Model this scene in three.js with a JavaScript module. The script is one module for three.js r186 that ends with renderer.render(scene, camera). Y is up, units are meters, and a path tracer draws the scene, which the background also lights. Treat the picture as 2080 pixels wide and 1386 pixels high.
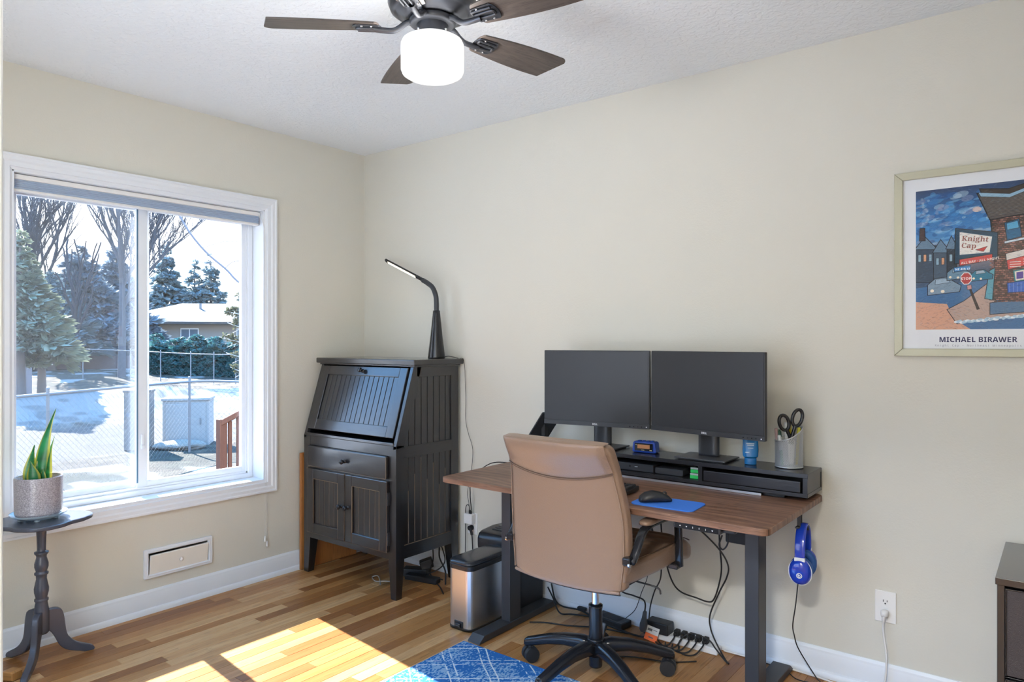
import * as THREE from 'three';
import { RoundedBoxGeometry } from 'three/addons/geometries/RoundedBoxGeometry.js';
import { mergeGeometries, mergeVertices, toCreasedNormals } from 'three/addons/utils/BufferGeometryUtils.js';
import { RectAreaLightUniformsLib } from 'three/addons/lights/RectAreaLightUniformsLib.js';
import { FontLoader } from 'three/addons/loaders/FontLoader.js';
import { TextGeometry } from 'three/addons/geometries/TextGeometry.js';

// ---------------------------------------------------------------- camera, sky, sun, exposure
// Room axes: the corner behind the secretary is the origin, x runs along the desk wall, z along the window wall, y up.
const W = 2080, H = 1386, FOCAL = 1433.6;
const scene = new THREE.Scene();
const camera = new THREE.PerspectiveCamera(2 * Math.atan(H / 2 / FOCAL) * 180 / Math.PI, W / H, 0.02, 400);
camera.position.set(3.4235, 1.29, 2.886);
camera.lookAt(3.4235 - 0.6166, 1.29, 2.886 - 0.7873);
scene.add(camera);
const renderer = new THREE.WebGLRenderer({ antialias: true });
renderer.toneMapping = THREE.LinearToneMapping;
renderer.toneMappingExposure = 1.4;
renderer.shadowMap.enabled = true;
RectAreaLightUniformsLib.init();

const skyH = 128, skyW = 256, skyData = new Float32Array(skyW * skyH * 4);
for (let j = 0; j < skyH; j++) {
  const el = ((j + 0.5) / skyH - 0.5) * 180;                       // bright haze low down, clear blue higher up, the same all round
  const k = Math.min(1, Math.max(0, (el - 8) / 13)), s = k * k * (3 - 2 * k);
  const c = [0.92 + (0.36 - 0.92) * s, 0.94 + (0.93 - 0.94) * s, 0.98 + (1.85 - 0.98) * s];
  for (let i = 0; i < skyW; i++) skyData.set([...c, 1], (j * skyW + i) * 4);
}
const sky = new THREE.DataTexture(skyData, skyW, skyH, THREE.RGBAFormat, THREE.FloatType);
sky.mapping = THREE.EquirectangularReflectionMapping; sky.magFilter = THREE.LinearFilter; sky.minFilter = THREE.LinearFilter; sky.needsUpdate = true;
scene.background = sky;
scene.backgroundIntensity = 2.3;

const sunWay = new THREE.Vector3(Math.cos(0.0825), -0.787, Math.sin(0.0825)).normalize();
const sun = new THREE.DirectionalLight(new THREE.Color(1, 0.96, 0.91), 25);
sun.position.copy(sunWay).multiplyScalar(-40); sun.target.position.set(0, 0, 1.2);
sun.castShadow = true; sun.shadow.mapSize.set(4096, 4096);
Object.assign(sun.shadow.camera, { left: -45, right: 45, top: 45, bottom: -45, near: 1, far: 120 });
scene.add(sun, sun.target);

// ---------------------------------------------------------------- helpers
function rng(seed) { let a = seed >>> 0; return () => { a = (a + 0x6D2B79F5) | 0; let t = Math.imul(a ^ (a >>> 15), 1 | a); t = (t + Math.imul(t ^ (t >>> 7), 61 | t)) ^ t; return ((t ^ (t >>> 14)) >>> 0) / 4294967296; }; }
const R = rng(7);
const lerp = (a, b, t) => a + (b - a) * t, clamp = (x, a = 0, b = 1) => Math.min(b, Math.max(a, x));
const smooth = (a, b, x) => { const t = clamp((x - a) / (b - a)); return t * t * (3 - 2 * t); };
const taken = {};
function numbered(name) { const n = taken[name] = (taken[name] ?? -1) + 1; return n ? `${name}_${String(n).padStart(3, '0')}` : name; }
const col = (r, g, b) => new THREE.Color().setRGB(r, g, b);
function mat(c, roughness = 0.6, o = {}) { return new THREE.MeshPhysicalMaterial({ color: Array.isArray(c) ? col(...c) : new THREE.Color(c), roughness, ...o }); }

// tiling value noise
function noise2(seed, period) {
  const r = rng(seed), g = new Float32Array(period * period); for (let i = 0; i < g.length; i++) g[i] = r();
  return (x, y) => { let xi = Math.floor(x), yi = Math.floor(y); let fx = x - xi, fy = y - yi; fx = fx * fx * (3 - 2 * fx); fy = fy * fy * (3 - 2 * fy);
    const m = (a, b) => g[(((b % period) + period) % period) * period + (((a % period) + period) % period)];
    return lerp(lerp(m(xi, yi), m(xi + 1, yi), fx), lerp(m(xi, yi + 1), m(xi + 1, yi + 1), fx), fy); };
}
function dataTex(w, h, fn, srgb = false) {
  const d = new Uint8Array(w * h * 4);
  for (let j = 0; j < h; j++) for (let i = 0; i < w; i++) { const c = fn(i / w, j / h); const a = Array.isArray(c) ? c : [c, c, c]; d.set([clamp(a[0]) * 255, clamp(a[1]) * 255, clamp(a[2]) * 255, 255], (j * w + i) * 4); }
  const t = new THREE.DataTexture(d, w, h, THREE.RGBAFormat); t.wrapS = t.wrapT = THREE.RepeatWrapping; t.magFilter = THREE.LinearFilter; t.minFilter = THREE.LinearMipmapLinearFilter; t.generateMipmaps = true;
  if (srgb) t.colorSpace = THREE.SRGBColorSpace; t.needsUpdate = true; return t;
}
function rep(t, u, v = u) { const c = t.clone(); c.repeat.set(u, v); c.needsUpdate = true; return c; }

// geometry: every helper returns a BufferGeometry in its thing's own axes
function place(g, x = 0, y = 0, z = 0, rx = 0, ry = 0, rz = 0) { if (rx || ry || rz) g.applyMatrix4(new THREE.Matrix4().makeRotationFromEuler(new THREE.Euler(rx, ry, rz))); g.translate(x, y, z); return g; }
const bx = (w, h, d, x = 0, y = 0, z = 0, r = 0.002, rx = 0, ry = 0, rz = 0) => place(r > 0 ? new RoundedBoxGeometry(w, h, d, r > 0.006 ? 4 : 2, Math.min(r, w / 2.01, h / 2.01, d / 2.01)) : new THREE.BoxGeometry(w, h, d), x, y, z, rx, ry, rz);
const span = (x0, x1, y0, y1, z0, z1, r = 0.002) => bx(x1 - x0, y1 - y0, z1 - z0, (x0 + x1) / 2, (y0 + y1) / 2, (z0 + z1) / 2, r);
const cyl = (rt, rb, h, x = 0, y = 0, z = 0, rx = 0, rz = 0, seg = 28) => place(new THREE.CylinderGeometry(rt, rb, h, seg), x, y, z, rx, 0, rz);
const V = (a) => new THREE.Vector3(...a);
const tube = (pts, r, seg = 0, rs = 8) => new THREE.TubeGeometry(new THREE.CatmullRomCurve3(pts.map(V), false, 'catmullrom', 0.5), seg || pts.length * 8, r, rs, false);
const lathe = (p, seg = 40, x = 0, y = 0, z = 0) => place(new THREE.LatheGeometry(p.map(([a, b]) => new THREE.Vector2(a, b)), seg), x, y, z);
function ext(pts, depth, bevel = 0.002, holes = []) {
  const s = pts instanceof THREE.Shape ? pts : new THREE.Shape(pts.map(([a, b]) => new THREE.Vector2(a, b)));
  for (const h of holes) s.holes.push(h);
  return new THREE.ExtrudeGeometry(s, { depth: depth - 2 * bevel, bevelEnabled: bevel > 0, bevelThickness: bevel, bevelSize: bevel, bevelOffset: -bevel, bevelSegments: 2, curveSegments: 16 }).translate(0, 0, bevel);
}
function roundShape(w, h, r) { const s = new THREE.Shape(), x = w / 2, y = h / 2; s.moveTo(-x + r, -y); s.lineTo(x - r, -y); s.absarc(x - r, -y + r, r, -Math.PI / 2, 0); s.lineTo(x, y - r); s.absarc(x - r, y - r, r, 0, Math.PI / 2); s.lineTo(-x + r, y); s.absarc(-x + r, y - r, r, Math.PI / 2, Math.PI); s.lineTo(-x, -y + r); s.absarc(-x + r, -y + r, r, Math.PI, Math.PI * 1.5); return s; }
function loft(rings, closed = true) {      // rings of points [x,y,z] of one length, ends capped
  const n = rings[0].length, pos = [], idx = [];
  for (const r of rings) for (const p of r) pos.push(...p);
  for (let i = 0; i < rings.length - 1; i++) for (let j = 0; j < n; j++) { const a = i * n + j, b = i * n + (j + 1) % n, c = a + n, d = b + n; idx.push(a, b, d, a, d, c); }
  if (closed) for (const e of [0, rings.length - 1]) { const m = [0, 1, 2].map(k => rings[e].reduce((s, p) => s + p[k], 0) / n); const c = pos.length / 3; pos.push(...m); for (let j = 0; j < n; j++) { const a = e * n + j, b = e * n + (j + 1) % n; e ? idx.push(a, b, c) : idx.push(b, a, c); } }
  const g = new THREE.BufferGeometry(); g.setAttribute('position', new THREE.Float32BufferAttribute(pos, 3)); g.setIndex(idx); g.computeVertexNormals(); return g;
}
function supRing(hw, hh, n = 36, p = 4, f = (x, y) => [x, y, 0]) { const out = []; for (let i = 0; i < n; i++) { const a = i / n * Math.PI * 2, c = Math.cos(a), s = Math.sin(a); const x = hw * Math.sign(c) * Math.abs(c) ** (2 / p), y = hh * Math.sign(s) * Math.abs(s) ** (2 / p); out.push(f(x, y)); } return out; }

function tidy(g, grain) {   // position, normal, uv only; uv in metres, u along the grain axis where there is one
  g = g.index ? g.toNonIndexed() : g; if (!g.attributes.normal) g.computeVertexNormals();
  const p = g.attributes.position, n = g.attributes.normal, uv = new Float32Array(p.count * 2);
  const ax = grain ?? 0;
  for (let i = 0; i < p.count; i += 3) {
    let nx = 0, ny = 0, nz = 0; for (let k = 0; k < 3; k++) { nx += n.getX(i + k); ny += n.getY(i + k); nz += n.getZ(i + k); }
    const a = [Math.abs(nx), Math.abs(ny), Math.abs(nz)], d = a[0] > a[1] && a[0] > a[2] ? 0 : a[1] >= a[2] ? 1 : 2;
    let u = ax, v; if (d === ax) { u = (d + 1) % 3; v = (d + 2) % 3; } else v = 3 - d - ax;
    for (let k = 0; k < 3; k++) { const q = [p.getX(i + k), p.getY(i + k), p.getZ(i + k)]; uv[(i + k) * 2] = q[u]; uv[(i + k) * 2 + 1] = q[v]; }
  }
  const o = new THREE.BufferGeometry(); o.setAttribute('position', p.clone ? p : p); o.setAttribute('normal', n); o.setAttribute('uv', new THREE.BufferAttribute(uv, 2)); return o;
}
function plain(g) { g = g.index ? g.toNonIndexed() : g; const o = new THREE.BufferGeometry(); for (const k of ['position', 'normal', 'uv']) if (g.attributes[k]) o.setAttribute(k, g.attributes[k]); return o; }
function obj(name, geos, material, parent = scene, o = {}) {
  const list = (Array.isArray(geos) ? geos : [geos]).map(g => o.keepUV ? plain(g) : tidy(g, o.grain));
  const m = new THREE.Mesh(list.length > 1 ? mergeGeometries(list) : list[0], material);
  m.name = parent === scene ? numbered(name) : name; m.castShadow = m.receiveShadow = true; parent.add(m);
  if (o.label) m.userData.label = o.label;
  if (o.pos) m.position.set(...o.pos);
  return m;
}
function tag(o, label, category, group) { o.userData.label = label; o.userData.category = category; if (group) o.userData.group = group; return o; }
function thing(name, label, category, [x, y, z] = [0, 0, 0], turn = 0, group) { const o = new THREE.Group(); o.name = numbered(name); o.position.set(x, y, z); o.rotation.y = turn; scene.add(o); return tag(o, label, category, group); }
function part(name, parent, [x, y, z] = [0, 0, 0]) { const o = new THREE.Group(); o.name = name; o.position.set(x, y, z); parent.add(o); return o; }
function struct(name, geos, material, parent = scene, o = {}) { const m = obj(name, geos, material, parent, o); if (parent === scene) { m.name = name; m.userData.kind = 'structure'; } return m; }
function structGroup(name, label) { const g = new THREE.Group(); g.name = name; g.userData.kind = 'structure'; if (label) g.userData.label = label; scene.add(g); return g; }

// ---------------------------------------------------------------- textures
const n8 = noise2(11, 8), n16 = noise2(12, 16), n32 = noise2(13, 32), n64 = noise2(14, 64), n128 = noise2(15, 128), n256 = noise2(16, 256);
function woodFn(light, dark, line, seed) {      // u along the grain
  const a = noise2(seed, 64), b = noise2(seed + 1, 256), c = noise2(seed + 2, 16);
  return (u, v) => { const warp = c(u * 4, v * 8) * 1.6 + c(u * 8 + 3, v * 16) * 0.5; const ring = 0.5 + 0.5 * Math.sin((v * 14 + warp * 0.9) * 6.283); const f = b(u * 12, v * 256) * 0.55 + a(u * 4, v * 64) * 0.45; const k = clamp(0.25 + 0.4 * f + 0.35 * ring * c(u * 2 + 5, v * 4)); const p = smooth(0.74, 0.9, b(u * 20 + 9, v * 256)) * line; return [0, 1, 2].map(i => lerp(light[i], dark[i], k) * (1 - p)); };
}
const T = {};
T.oak = dataTex(1024, 512, woodFn([1, 1, 1], [0.80, 0.74, 0.66], 0.14, 31), true);
T.walnut = dataTex(1024, 512, woodFn([0.70, 0.54, 0.435], [0.34, 0.235, 0.18], 0.3, 41), true);
T.blade = dataTex(512, 256, woodFn([0.42, 0.38, 0.355], [0.23, 0.205, 0.195], 0.2, 51), true);
T.blackwood = dataTex(512, 256, (() => { const f = woodFn([0.13, 0.13, 0.14], [0.07, 0.07, 0.08], 0.25, 61); return f; })(), true);
T.grainBump = dataTex(512, 256, (u, v) => 0.6 * noise2Cached(u, v), false);
function noise2Cached(u, v) { return n256(u * 16, v * 256) * 0.7 + n64(u * 8, v * 64) * 0.3; }
T.peel = dataTex(512, 512, (u, v) => n128(u * 128, v * 128) * 0.6 + n64(u * 64, v * 64) * 0.4);
T.knock = dataTex(512, 512, (u, v) => { const a = n64(u * 64, v * 64) * 0.55 + n128(u * 128, v * 128) * 0.3 + n32(u * 32, v * 32) * 0.25; return smooth(0.42, 0.68, a) * 0.8 + 0.2 * n256(u * 256, v * 256); });
T.leather = dataTex(512, 512, (u, v) => { const a = n128(u * 128, v * 128), b = n256(u * 256, v * 256), c = n8(u * 8, v * 8); return 0.5 * Math.abs(a - 0.5) * 2 + 0.25 * b + 0.25 * c; });
T.brush = dataTex(256, 512, (u, v) => 0.45 + 0.4 * (n256(u * 256, v * 4) - 0.5) + 0.2 * (n128(u * 128, v * 8) - 0.5));
T.speck = dataTex(256, 256, (u, v) => { const a = n128(u * 128, v * 128); return [0.62 + 0.3 * (a - 0.5), 0.60 + 0.3 * (a - 0.5), 0.62 + 0.3 * (a - 0.5)]; }, true);
T.fine = dataTex(256, 256, (u, v) => n128(u * 128, v * 128) * 0.5 + n256(u * 256, v * 256) * 0.5);

// ---------------------------------------------------------------- materials
const M = {
  wall: mat([0.65, 0.635, 0.565], 0.85, { bumpMap: rep(T.peel, 2.2), bumpScale: 0.0003 }),
  ceiling: mat([0.81, 0.855, 0.885], 0.9, { bumpMap: rep(T.knock, 1.35), bumpScale: 0.0011 }),
  trim: mat([0.75, 0.79, 0.84], 0.38),  // a little skylight blue is mixed into this white
  vinyl: mat([0.80, 0.85, 0.91], 0.35),  // white with the blue of the skylight tinted in
  glass: mat([1, 1, 1], 0.0, { transmission: 1, ior: 1.45, thickness: 0 }),
  subfloor: mat([0.06, 0.035, 0.02], 0.9),
  black: mat([0.018, 0.019, 0.021], 0.42),
  blackGloss: mat([0.012, 0.013, 0.016], 0.18),
  blackMatte: mat([0.022, 0.023, 0.026], 0.7),
  rubber: mat([0.016, 0.016, 0.017], 0.62),
  steelDark: mat([0.035, 0.037, 0.042], 0.45, { bumpMap: rep(T.fine, 12), bumpScale: 0.0002 }),
  chrome: mat([0.75, 0.76, 0.78], 0.16, { metalness: 1 }),
  silver: mat([0.62, 0.64, 0.66], 0.38, { metalness: 0.9 }),
  white: mat([0.80, 0.80, 0.79], 0.4),
  whiteCord: mat([0.74, 0.74, 0.73], 0.5),
  brass: mat([0.45, 0.33, 0.16], 0.35, { metalness: 0.8 }),
  secretary: mat([1, 1, 1], 0.34, { map: T.blackwood, bumpMap: T.grainBump, bumpScale: 0.0003, clearcoat: 1.0, clearcoatRoughness: 0.16, ior: 1.6, specularIntensity: 0.7 }),
  worn: mat([0.22, 0.145, 0.08], 0.5),
  walnut: mat([1, 1, 1], 0.42, { specularIntensity: 0.6, map: rep(T.walnut, 0.9, 1.7), bumpMap: rep(T.grainBump, 1, 2), bumpScale: 0.0003 }),
  walnutEdge: mat([0.27, 0.165, 0.115], 0.5, { bumpMap: rep(T.grainBump, 1, 2), bumpScale: 0.0002 }),
  leather: mat([0.25, 0.160, 0.107], 0.29, { bumpMap: rep(T.leather, 3.2), bumpScale: 0.0006, sheen: 0.15, sheenRoughness: 0.5, sheenColor: col(0.6, 0.5, 0.42) }),
  stitch: mat([0.10, 0.058, 0.036], 0.7),
  fanMetal: mat([0.09, 0.095, 0.11], 0.28, { metalness: 0.75 }),
  blade: mat([1, 1, 1], 0.4, { map: rep(T.blade, 1.6, 2.2) }),
};
// ---------------------------------------------------------------- the room
const CEIL = 2.44, RX = 3.95, RZ = 2.74, TH = 0.2;
struct('subfloor', [span(-0.01, RX + 0.01, -0.14, -0.012, -0.01, RZ + 0.11, 0), span(2.6, RX + 0.01, -0.14, -0.012, RZ + 0.1, 4.3, 0)], M.subfloor).userData.label = 'dark board under the floor strips';
// oak strips laid along z, each strip of boards of random length
const floor = structGroup('floor', 'honey coloured oak strip floor');
{
  const r = rng(19), w = 0.0575, variants = [[0.53, 0.285, 0.115], [0.61, 0.36, 0.165], [0.45, 0.22, 0.08], [0.38, 0.175, 0.062], [0.69, 0.44, 0.225], [0.49, 0.255, 0.097], [0.32, 0.14, 0.05]]
    .map(c => mat(c, 0.3, { specularIntensity: 0.45, map: T.oak, bumpMap: rep(T.grainBump, 1.5, 2), bumpScale: 0.00025 }));
  function plank(x0, x1, z0, z1) {
    const c = 0.0009, g = 0.0003, a = x0 + g, b = x1 - g, d = z0 + g, e = z1 - g, y = 0, lo = -0.012, pos = [], uv = [], ou = r() * 5, ov = r() * 5;
    const P = { t: [[a + c, y, d + c], [b - c, y, d + c], [b - c, y, e - c], [a + c, y, e - c]], m: [[a, y - c, d], [b, y - c, d], [b, y - c, e], [a, y - c, e]], l: [[a, lo, d], [b, lo, d], [b, lo, e], [a, lo, e]] };
    const q = (p0, p1, p2, p3) => { for (const p of [p0, p2, p1, p0, p3, p2]) { pos.push(...p); uv.push(p[2] * 0.8 + ou, p[0] * 1.6 + ov); } };
    q(...P.t); for (let i = 0; i < 4; i++) { const j = (i + 1) % 4; q(P.m[i], P.m[j], P.t[j], P.t[i]); q(P.l[i], P.l[j], P.m[j], P.m[i]); }
    const geo = new THREE.BufferGeometry(); geo.setAttribute('position', new THREE.Float32BufferAttribute(pos, 3)); geo.setAttribute('uv', new THREE.Float32BufferAttribute(uv, 2)); geo.computeVertexNormals(); return geo;
  }
  let last = -1;
  for (let i = 0; i * w < RX; i++) {
    let z = i * w > 2.9 ? 0 : 0, end = i * w > 2.75 ? 4.2 : RZ;
    while (z < end - 0.01) {
      let len = i * w > 2.75 ? 1.0 + r() * 1.0 : 0.38 + r() * 0.75; if (z === 0) len *= 0.3 + 0.7 * r(); if (end - z - len < 0.22) len = end - z;
      let k; do { k = Math.floor(r() * variants.length); } while (k === last); last = k;
      obj('plank', plank(i * w, Math.min(RX, (i + 1) * w), z, z + len), variants[k], floor, { keepUV: true }); z += len;
    }
  }
}
struct('ceiling', [span(-TH, RX + TH, CEIL, CEIL + 0.15, -TH, RZ + 0.12, 0), span(2.6, RX + TH, CEIL, CEIL + 0.15, RZ + 0.12, 4.4, 0)], M.ceiling);
const WZ0 = 0.69, WZ1 = 1.868, WY0 = 0.53, WY1 = 2.005;          // window opening in the left wall
struct('wall_left', [span(-TH, 0, -0.2, 0.184, -TH, RZ + 0.12, 0), span(-TH, 0, 0.280, WY0, -TH, RZ + 0.12, 0), span(-TH, 0, 0.184, 0.280, -TH, 1.023, 0), span(-TH, 0, 0.184, 0.280, 1.315, RZ + 0.12, 0), span(-TH, 0, WY1, CEIL, -TH, RZ + 0.12, 0), span(-TH, 0, WY0, WY1, -TH, WZ0, 0), span(-TH, 0, WY0, WY1, WZ1, RZ + 0.12, 0)], M.wall);
struct('wall_back', span(0, RX, -0.14, CEIL, -TH, 0, 0), M.wall);
struct('wall_right', span(RX, RX + TH, -0.14, CEIL, -TH, 4.4, 0), M.wall);
const W2 = [0.8, 2.72, 0.3, 2.1];                                      // opening of the added window, out of view
const DX0 = 2.873, DX1 = 3.69, DY = 2.05;                          // doorway the view is taken from
struct('wall_front', [span(0, W2[0], -0.14, CEIL, RZ, RZ + 0.12, 0), span(W2[0], W2[1], -0.14, W2[2], RZ, RZ + 0.12, 0), span(W2[0], W2[1], W2[3], CEIL, RZ, RZ + 0.12, 0), span(W2[1], DX0 - 0.02, -0.14, CEIL, RZ, RZ + 0.12, 0), span(DX1 + 0.02, RX, -0.14, CEIL, RZ, RZ + 0.12, 0), span(DX0 - 0.02, DX1 + 0.02, DY + 0.02, CEIL, RZ, RZ + 0.12, 0)], M.wall);
{ // doorway lining and casings
  const d = structGroup('door_1', 'white painted door frame');
  const jw = 0.02;
  obj('jamb', span(DX0 - jw, DX0, 0, DY, RZ - 0.004, RZ + 0.124), M.trim, d);
  obj('jamb', span(DX1, DX1 + jw, 0, DY, RZ - 0.004, RZ + 0.124), M.trim, d);
  obj('head', span(DX0 - jw, DX1 + jw, DY, DY + jw, RZ - 0.004, RZ + 0.124), M.trim, d);
  for (const s of [[DX0 - 0.07, DX0 - 0.006], [DX1 + 0.006, DX1 + 0.07]]) obj('casing', span(s[0], s[1], 0, DY + 0.07, RZ - 0.016, RZ, 0.004), M.trim, d);
  obj('casing', span(DX0 - 0.07, DX1 + 0.07, DY + 0.006, DY + 0.07, RZ - 0.016, RZ, 0.004), M.trim, d);
}
// hall behind the doorway
struct('wall_hall', [span(2.6, RX, -0.14, CEIL, 4.2, 4.4, 0), span(2.6, 2.7, -0.14, CEIL, RZ + 0.12, 4.2, 0)], M.wall);
struct('floor_hall', span(2.7, 2.76, -0.012, 0, RZ + 0.12, 4.2, 0), mat([0.5, 0.3, 0.13], 0.35));
// baseboards with a rounded shoe
const baseProfile = [[0, 0], [0.026, 0], [0.026, 0.012], [0.021, 0.022], [0.014, 0.026], [0.014, 0.082], [0.010, 0.090], [0.010, 0.098], [0.004, 0.108], [0, 0.108]];
function baseboard(name, len, x, z, turn) { const g = new THREE.ExtrudeGeometry(new THREE.Shape(baseProfile.map(([a, b]) => new THREE.Vector2(a, b))), { depth: len, bevelEnabled: false }); struct(name, toCreasedNormals(place(g, 0, 0, 0, 0, turn, 0), 0.5).translate(x, 0, z), M.trim); }
baseboard('baseboard_left', RZ, 0, 0, 0);
baseboard('baseboard_back', RX, RX, 0, -Math.PI / 2);
baseboard('baseboard_right', RZ, RX, RZ, Math.PI);
baseboard('baseboard_front', DX0 - 0.07, 0, RZ, Math.PI / 2);

// ---------------------------------------------------------------- window
{
  const w = structGroup('window_1', 'white sliding window with casing'), FX = -0.15;
  // stepped casing round the opening
  const prof = [[0, 0], [0.006, 0.010], [0.012, 0.012], [0.012, 0.030], [0.017, 0.038], [0.017, 0.052], [0.020, 0.056], [0.020, 0.064], [0, 0.064]];
  const o0 = 0.004, ring = prof.map(([t, a]) => [[t, WY0 - a + o0, WZ0 - a + o0], [t, WY1 + a - o0, WZ0 - a + o0], [t, WY1 + a - o0, WZ1 + a - o0], [t, WY0 - a + o0, WZ1 + a - o0]]);
  const pos = []; for (let i = 0; i < ring.length - 1; i++) for (let k = 0; k < 4; k++) { const a = ring[i][k], b = ring[i][(k + 1) % 4], c = ring[i + 1][(k + 1) % 4], d = ring[i + 1][k]; pos.push(...a, ...c, ...b, ...a, ...d, ...c); }
  const cg = new THREE.BufferGeometry(); cg.setAttribute('position', new THREE.Float32BufferAttribute(pos, 3)); cg.computeVertexNormals();
  obj('casing', cg, M.trim, w);
  // lining boards and the inner sill
  obj('lining', [span(-TH, 0.0, WY0, WY1, WZ0 - 0.001, WZ0 + 0.012), span(-TH, 0.0, WY0, WY1, WZ1 - 0.012, WZ1 + 0.001), span(-TH, 0.0, WY1 - 0.012, WY1 + 0.001, WZ0, WZ1)], M.trim, w);
  obj('sill', span(-TH, 0.004, WY0 - 0.004, WY0 + 0.010, WZ0, WZ1, 0.003), M.trim, w);
  // vinyl frame with track ribs
  const z0 = WZ0 + 0.012, z1 = WZ1 - 0.012, y0 = WY0 + 0.010, y1 = WY1 - 0.012;
  obj('frame', [span(FX - 0.05, FX + 0.045, y0, y0 + 0.026, z0, z1, 0.003), span(FX - 0.05, FX + 0.045, y1 - 0.03, y1, z0, z1, 0.003), span(FX - 0.049, FX + 0.044, y0 + 0.003, y1 - 0.003, z0, z0 + 0.026, 0.003), span(FX - 0.049, FX + 0.044, y0 + 0.003, y1 - 0.003, z1 - 0.026, z1, 0.003),
    span(FX + 0.028, FX + 0.034, y0 + 0.02, y0 + 0.036, z0, z1, 0.001), span(FX - 0.004, FX + 0.002, y0 + 0.02, y0 + 0.036, z0, z1, 0.001), span(FX + 0.028, FX + 0.034, y0, y1, z0 + 0.02, z0 + 0.034, 0.001)], M.vinyl, w);
  function sash(name, za, zb, x, st) {
    const s = part(name, w), a = y0 + 0.022, b = y1 - 0.024, t = 0.013;
    obj('sash_frame', [span(x - t + 0.001, x + t - 0.001, a, a + 0.042, za + 0.004, zb - 0.004, 0.003), span(x - t + 0.001, x + t - 0.001, b - 0.04, b, za + 0.004, zb - 0.004, 0.003), span(x - t, x + t, a, b, za, za + st[0], 0.004), span(x - t, x + t, a, b, zb - st[1], zb, 0.004)], M.vinyl, s);
    obj('glass', span(x - 0.002, x + 0.002, a + 0.04, b - 0.038, za + st[0] - 0.002, zb - st[1] + 0.002, 0), M.glass, s);
    return s;
  }
  sash('sash', z0 + 0.02, 1.312, FX + 0.016, [0.036, 0.05]);
  sash('sash', 1.236, z1 - 0.02, FX - 0.022, [0.045, 0.036]);
  // dark weather strips and the latch on the meeting stile
  obj('weather_strip', [span(FX + 0.0285, FX + 0.0295, y0 + 0.06, y1 - 0.06, 1.306, 1.3135, 0), span(FX + 0.028, FX + 0.0295, y0 + 0.06, y1 - 0.06, z0 + 0.022, z0 + 0.0255, 0)], mat([0.10, 0.22, 0.34], 0.6), w);
  obj('latch', [bx(0.012, 0.075, 0.014, FX + 0.035, 0.80, 1.288, 0.004), bx(0.016, 0.02, 0.018, FX + 0.038, 0.775, 1.288, 0.004)], M.vinyl, w);
  // insect screen outside the sliding half
  obj('insect_screen', span(FX - 0.049, FX - 0.0485, y0 + 0.03, y1 - 0.03, 1.25, z1 - 0.02, 0), mat([0.26, 0.30, 0.35], 0.9, { transparent: true, opacity: 0.11 }), w);
}
{ // unseen window beside the doorway, added to light the desk wall from the front
  const w = structGroup('window_2', 'wide white window added beside the doorway for frontal fill light'), Z = RZ + 0.06, [xa, xb, ya, yb] = W2;
  obj('frame', [span(xa, xb, ya, ya + 0.06, Z - 0.03, Z + 0.03), span(xa, xb, yb - 0.06, yb, Z - 0.03, Z + 0.03), ...[xa, (xa + xb) / 2 - 0.03, xb - 0.06].map(x => span(x, x + 0.06, ya + 0.055, yb - 0.055, Z - 0.029, Z + 0.029))], M.vinyl, w);
  obj('glass', span(xa + 0.05, xb - 0.05, ya + 0.05, yb - 0.05, Z - 0.002, Z + 0.002, 0), M.glass, w);
  obj('casing', [span(xa - 0.064, xa, ya - 0.064, yb + 0.064, RZ - 0.016, RZ - 0.0005), span(xb, xb + 0.064, ya - 0.064, yb + 0.064, RZ - 0.016, RZ - 0.0005), span(xa, xb, yb, yb + 0.063, RZ - 0.015, RZ - 0.0005), span(xa, xb, ya - 0.063, ya, RZ - 0.015, RZ - 0.0005)], M.trim, w);
}
{ // cellular blind raised to the top, with its cord
  const b = thing('window_blind', 'pale blue grey cellular blind raised to the top of the window', 'blind', [-0.05, 1.92, 1.279]);
  const L = 1.15;
  obj('head_rail', bx(0.045, 0.022, L, 0, 0.060, 0, 0.004), M.white, b);
  const cells = []; for (let i = 0; i < 5; i++) cells.push(bx(0.036, 0.0085, L - 0.008, 0, 0.0145 + i * 0.0078, 0, 0.004));
  obj('folded_fabric', cells, mat([0.50, 0.62, 0.80], 0.9, { transmission: 0.35, thickness: 0 }), b);
  obj('bottom_rail', bx(0.03, 0.012, L - 0.004, 0, 0.005, 0, 0.004), M.white, b);
  for (const k of [0, 1]) { const c = obj('pull_cord', tube([[0.022, 0.056, -0.564 + k * 0.004], [0.062, -0.02, -0.576 + k * 0.004], [0.0715, -0.3, -0.578 + k * 0.004], [0.063, -1.0, -0.580 - k * 0.006], [0.062, -1.69 - 0.02 * k, -0.579 - k * 0.012]], 0.0009, 40, 5), M.whiteCord, b);
    obj('tassel', lathe([[0.001, 0.024], [0.004, 0.02], [0.0065, -0.002], [0.005, -0.008], [0.0, -0.009]], 14, 0.062, -1.71 - 0.03 * k, -0.579 - k * 0.012), M.white, c); }
}
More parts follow.
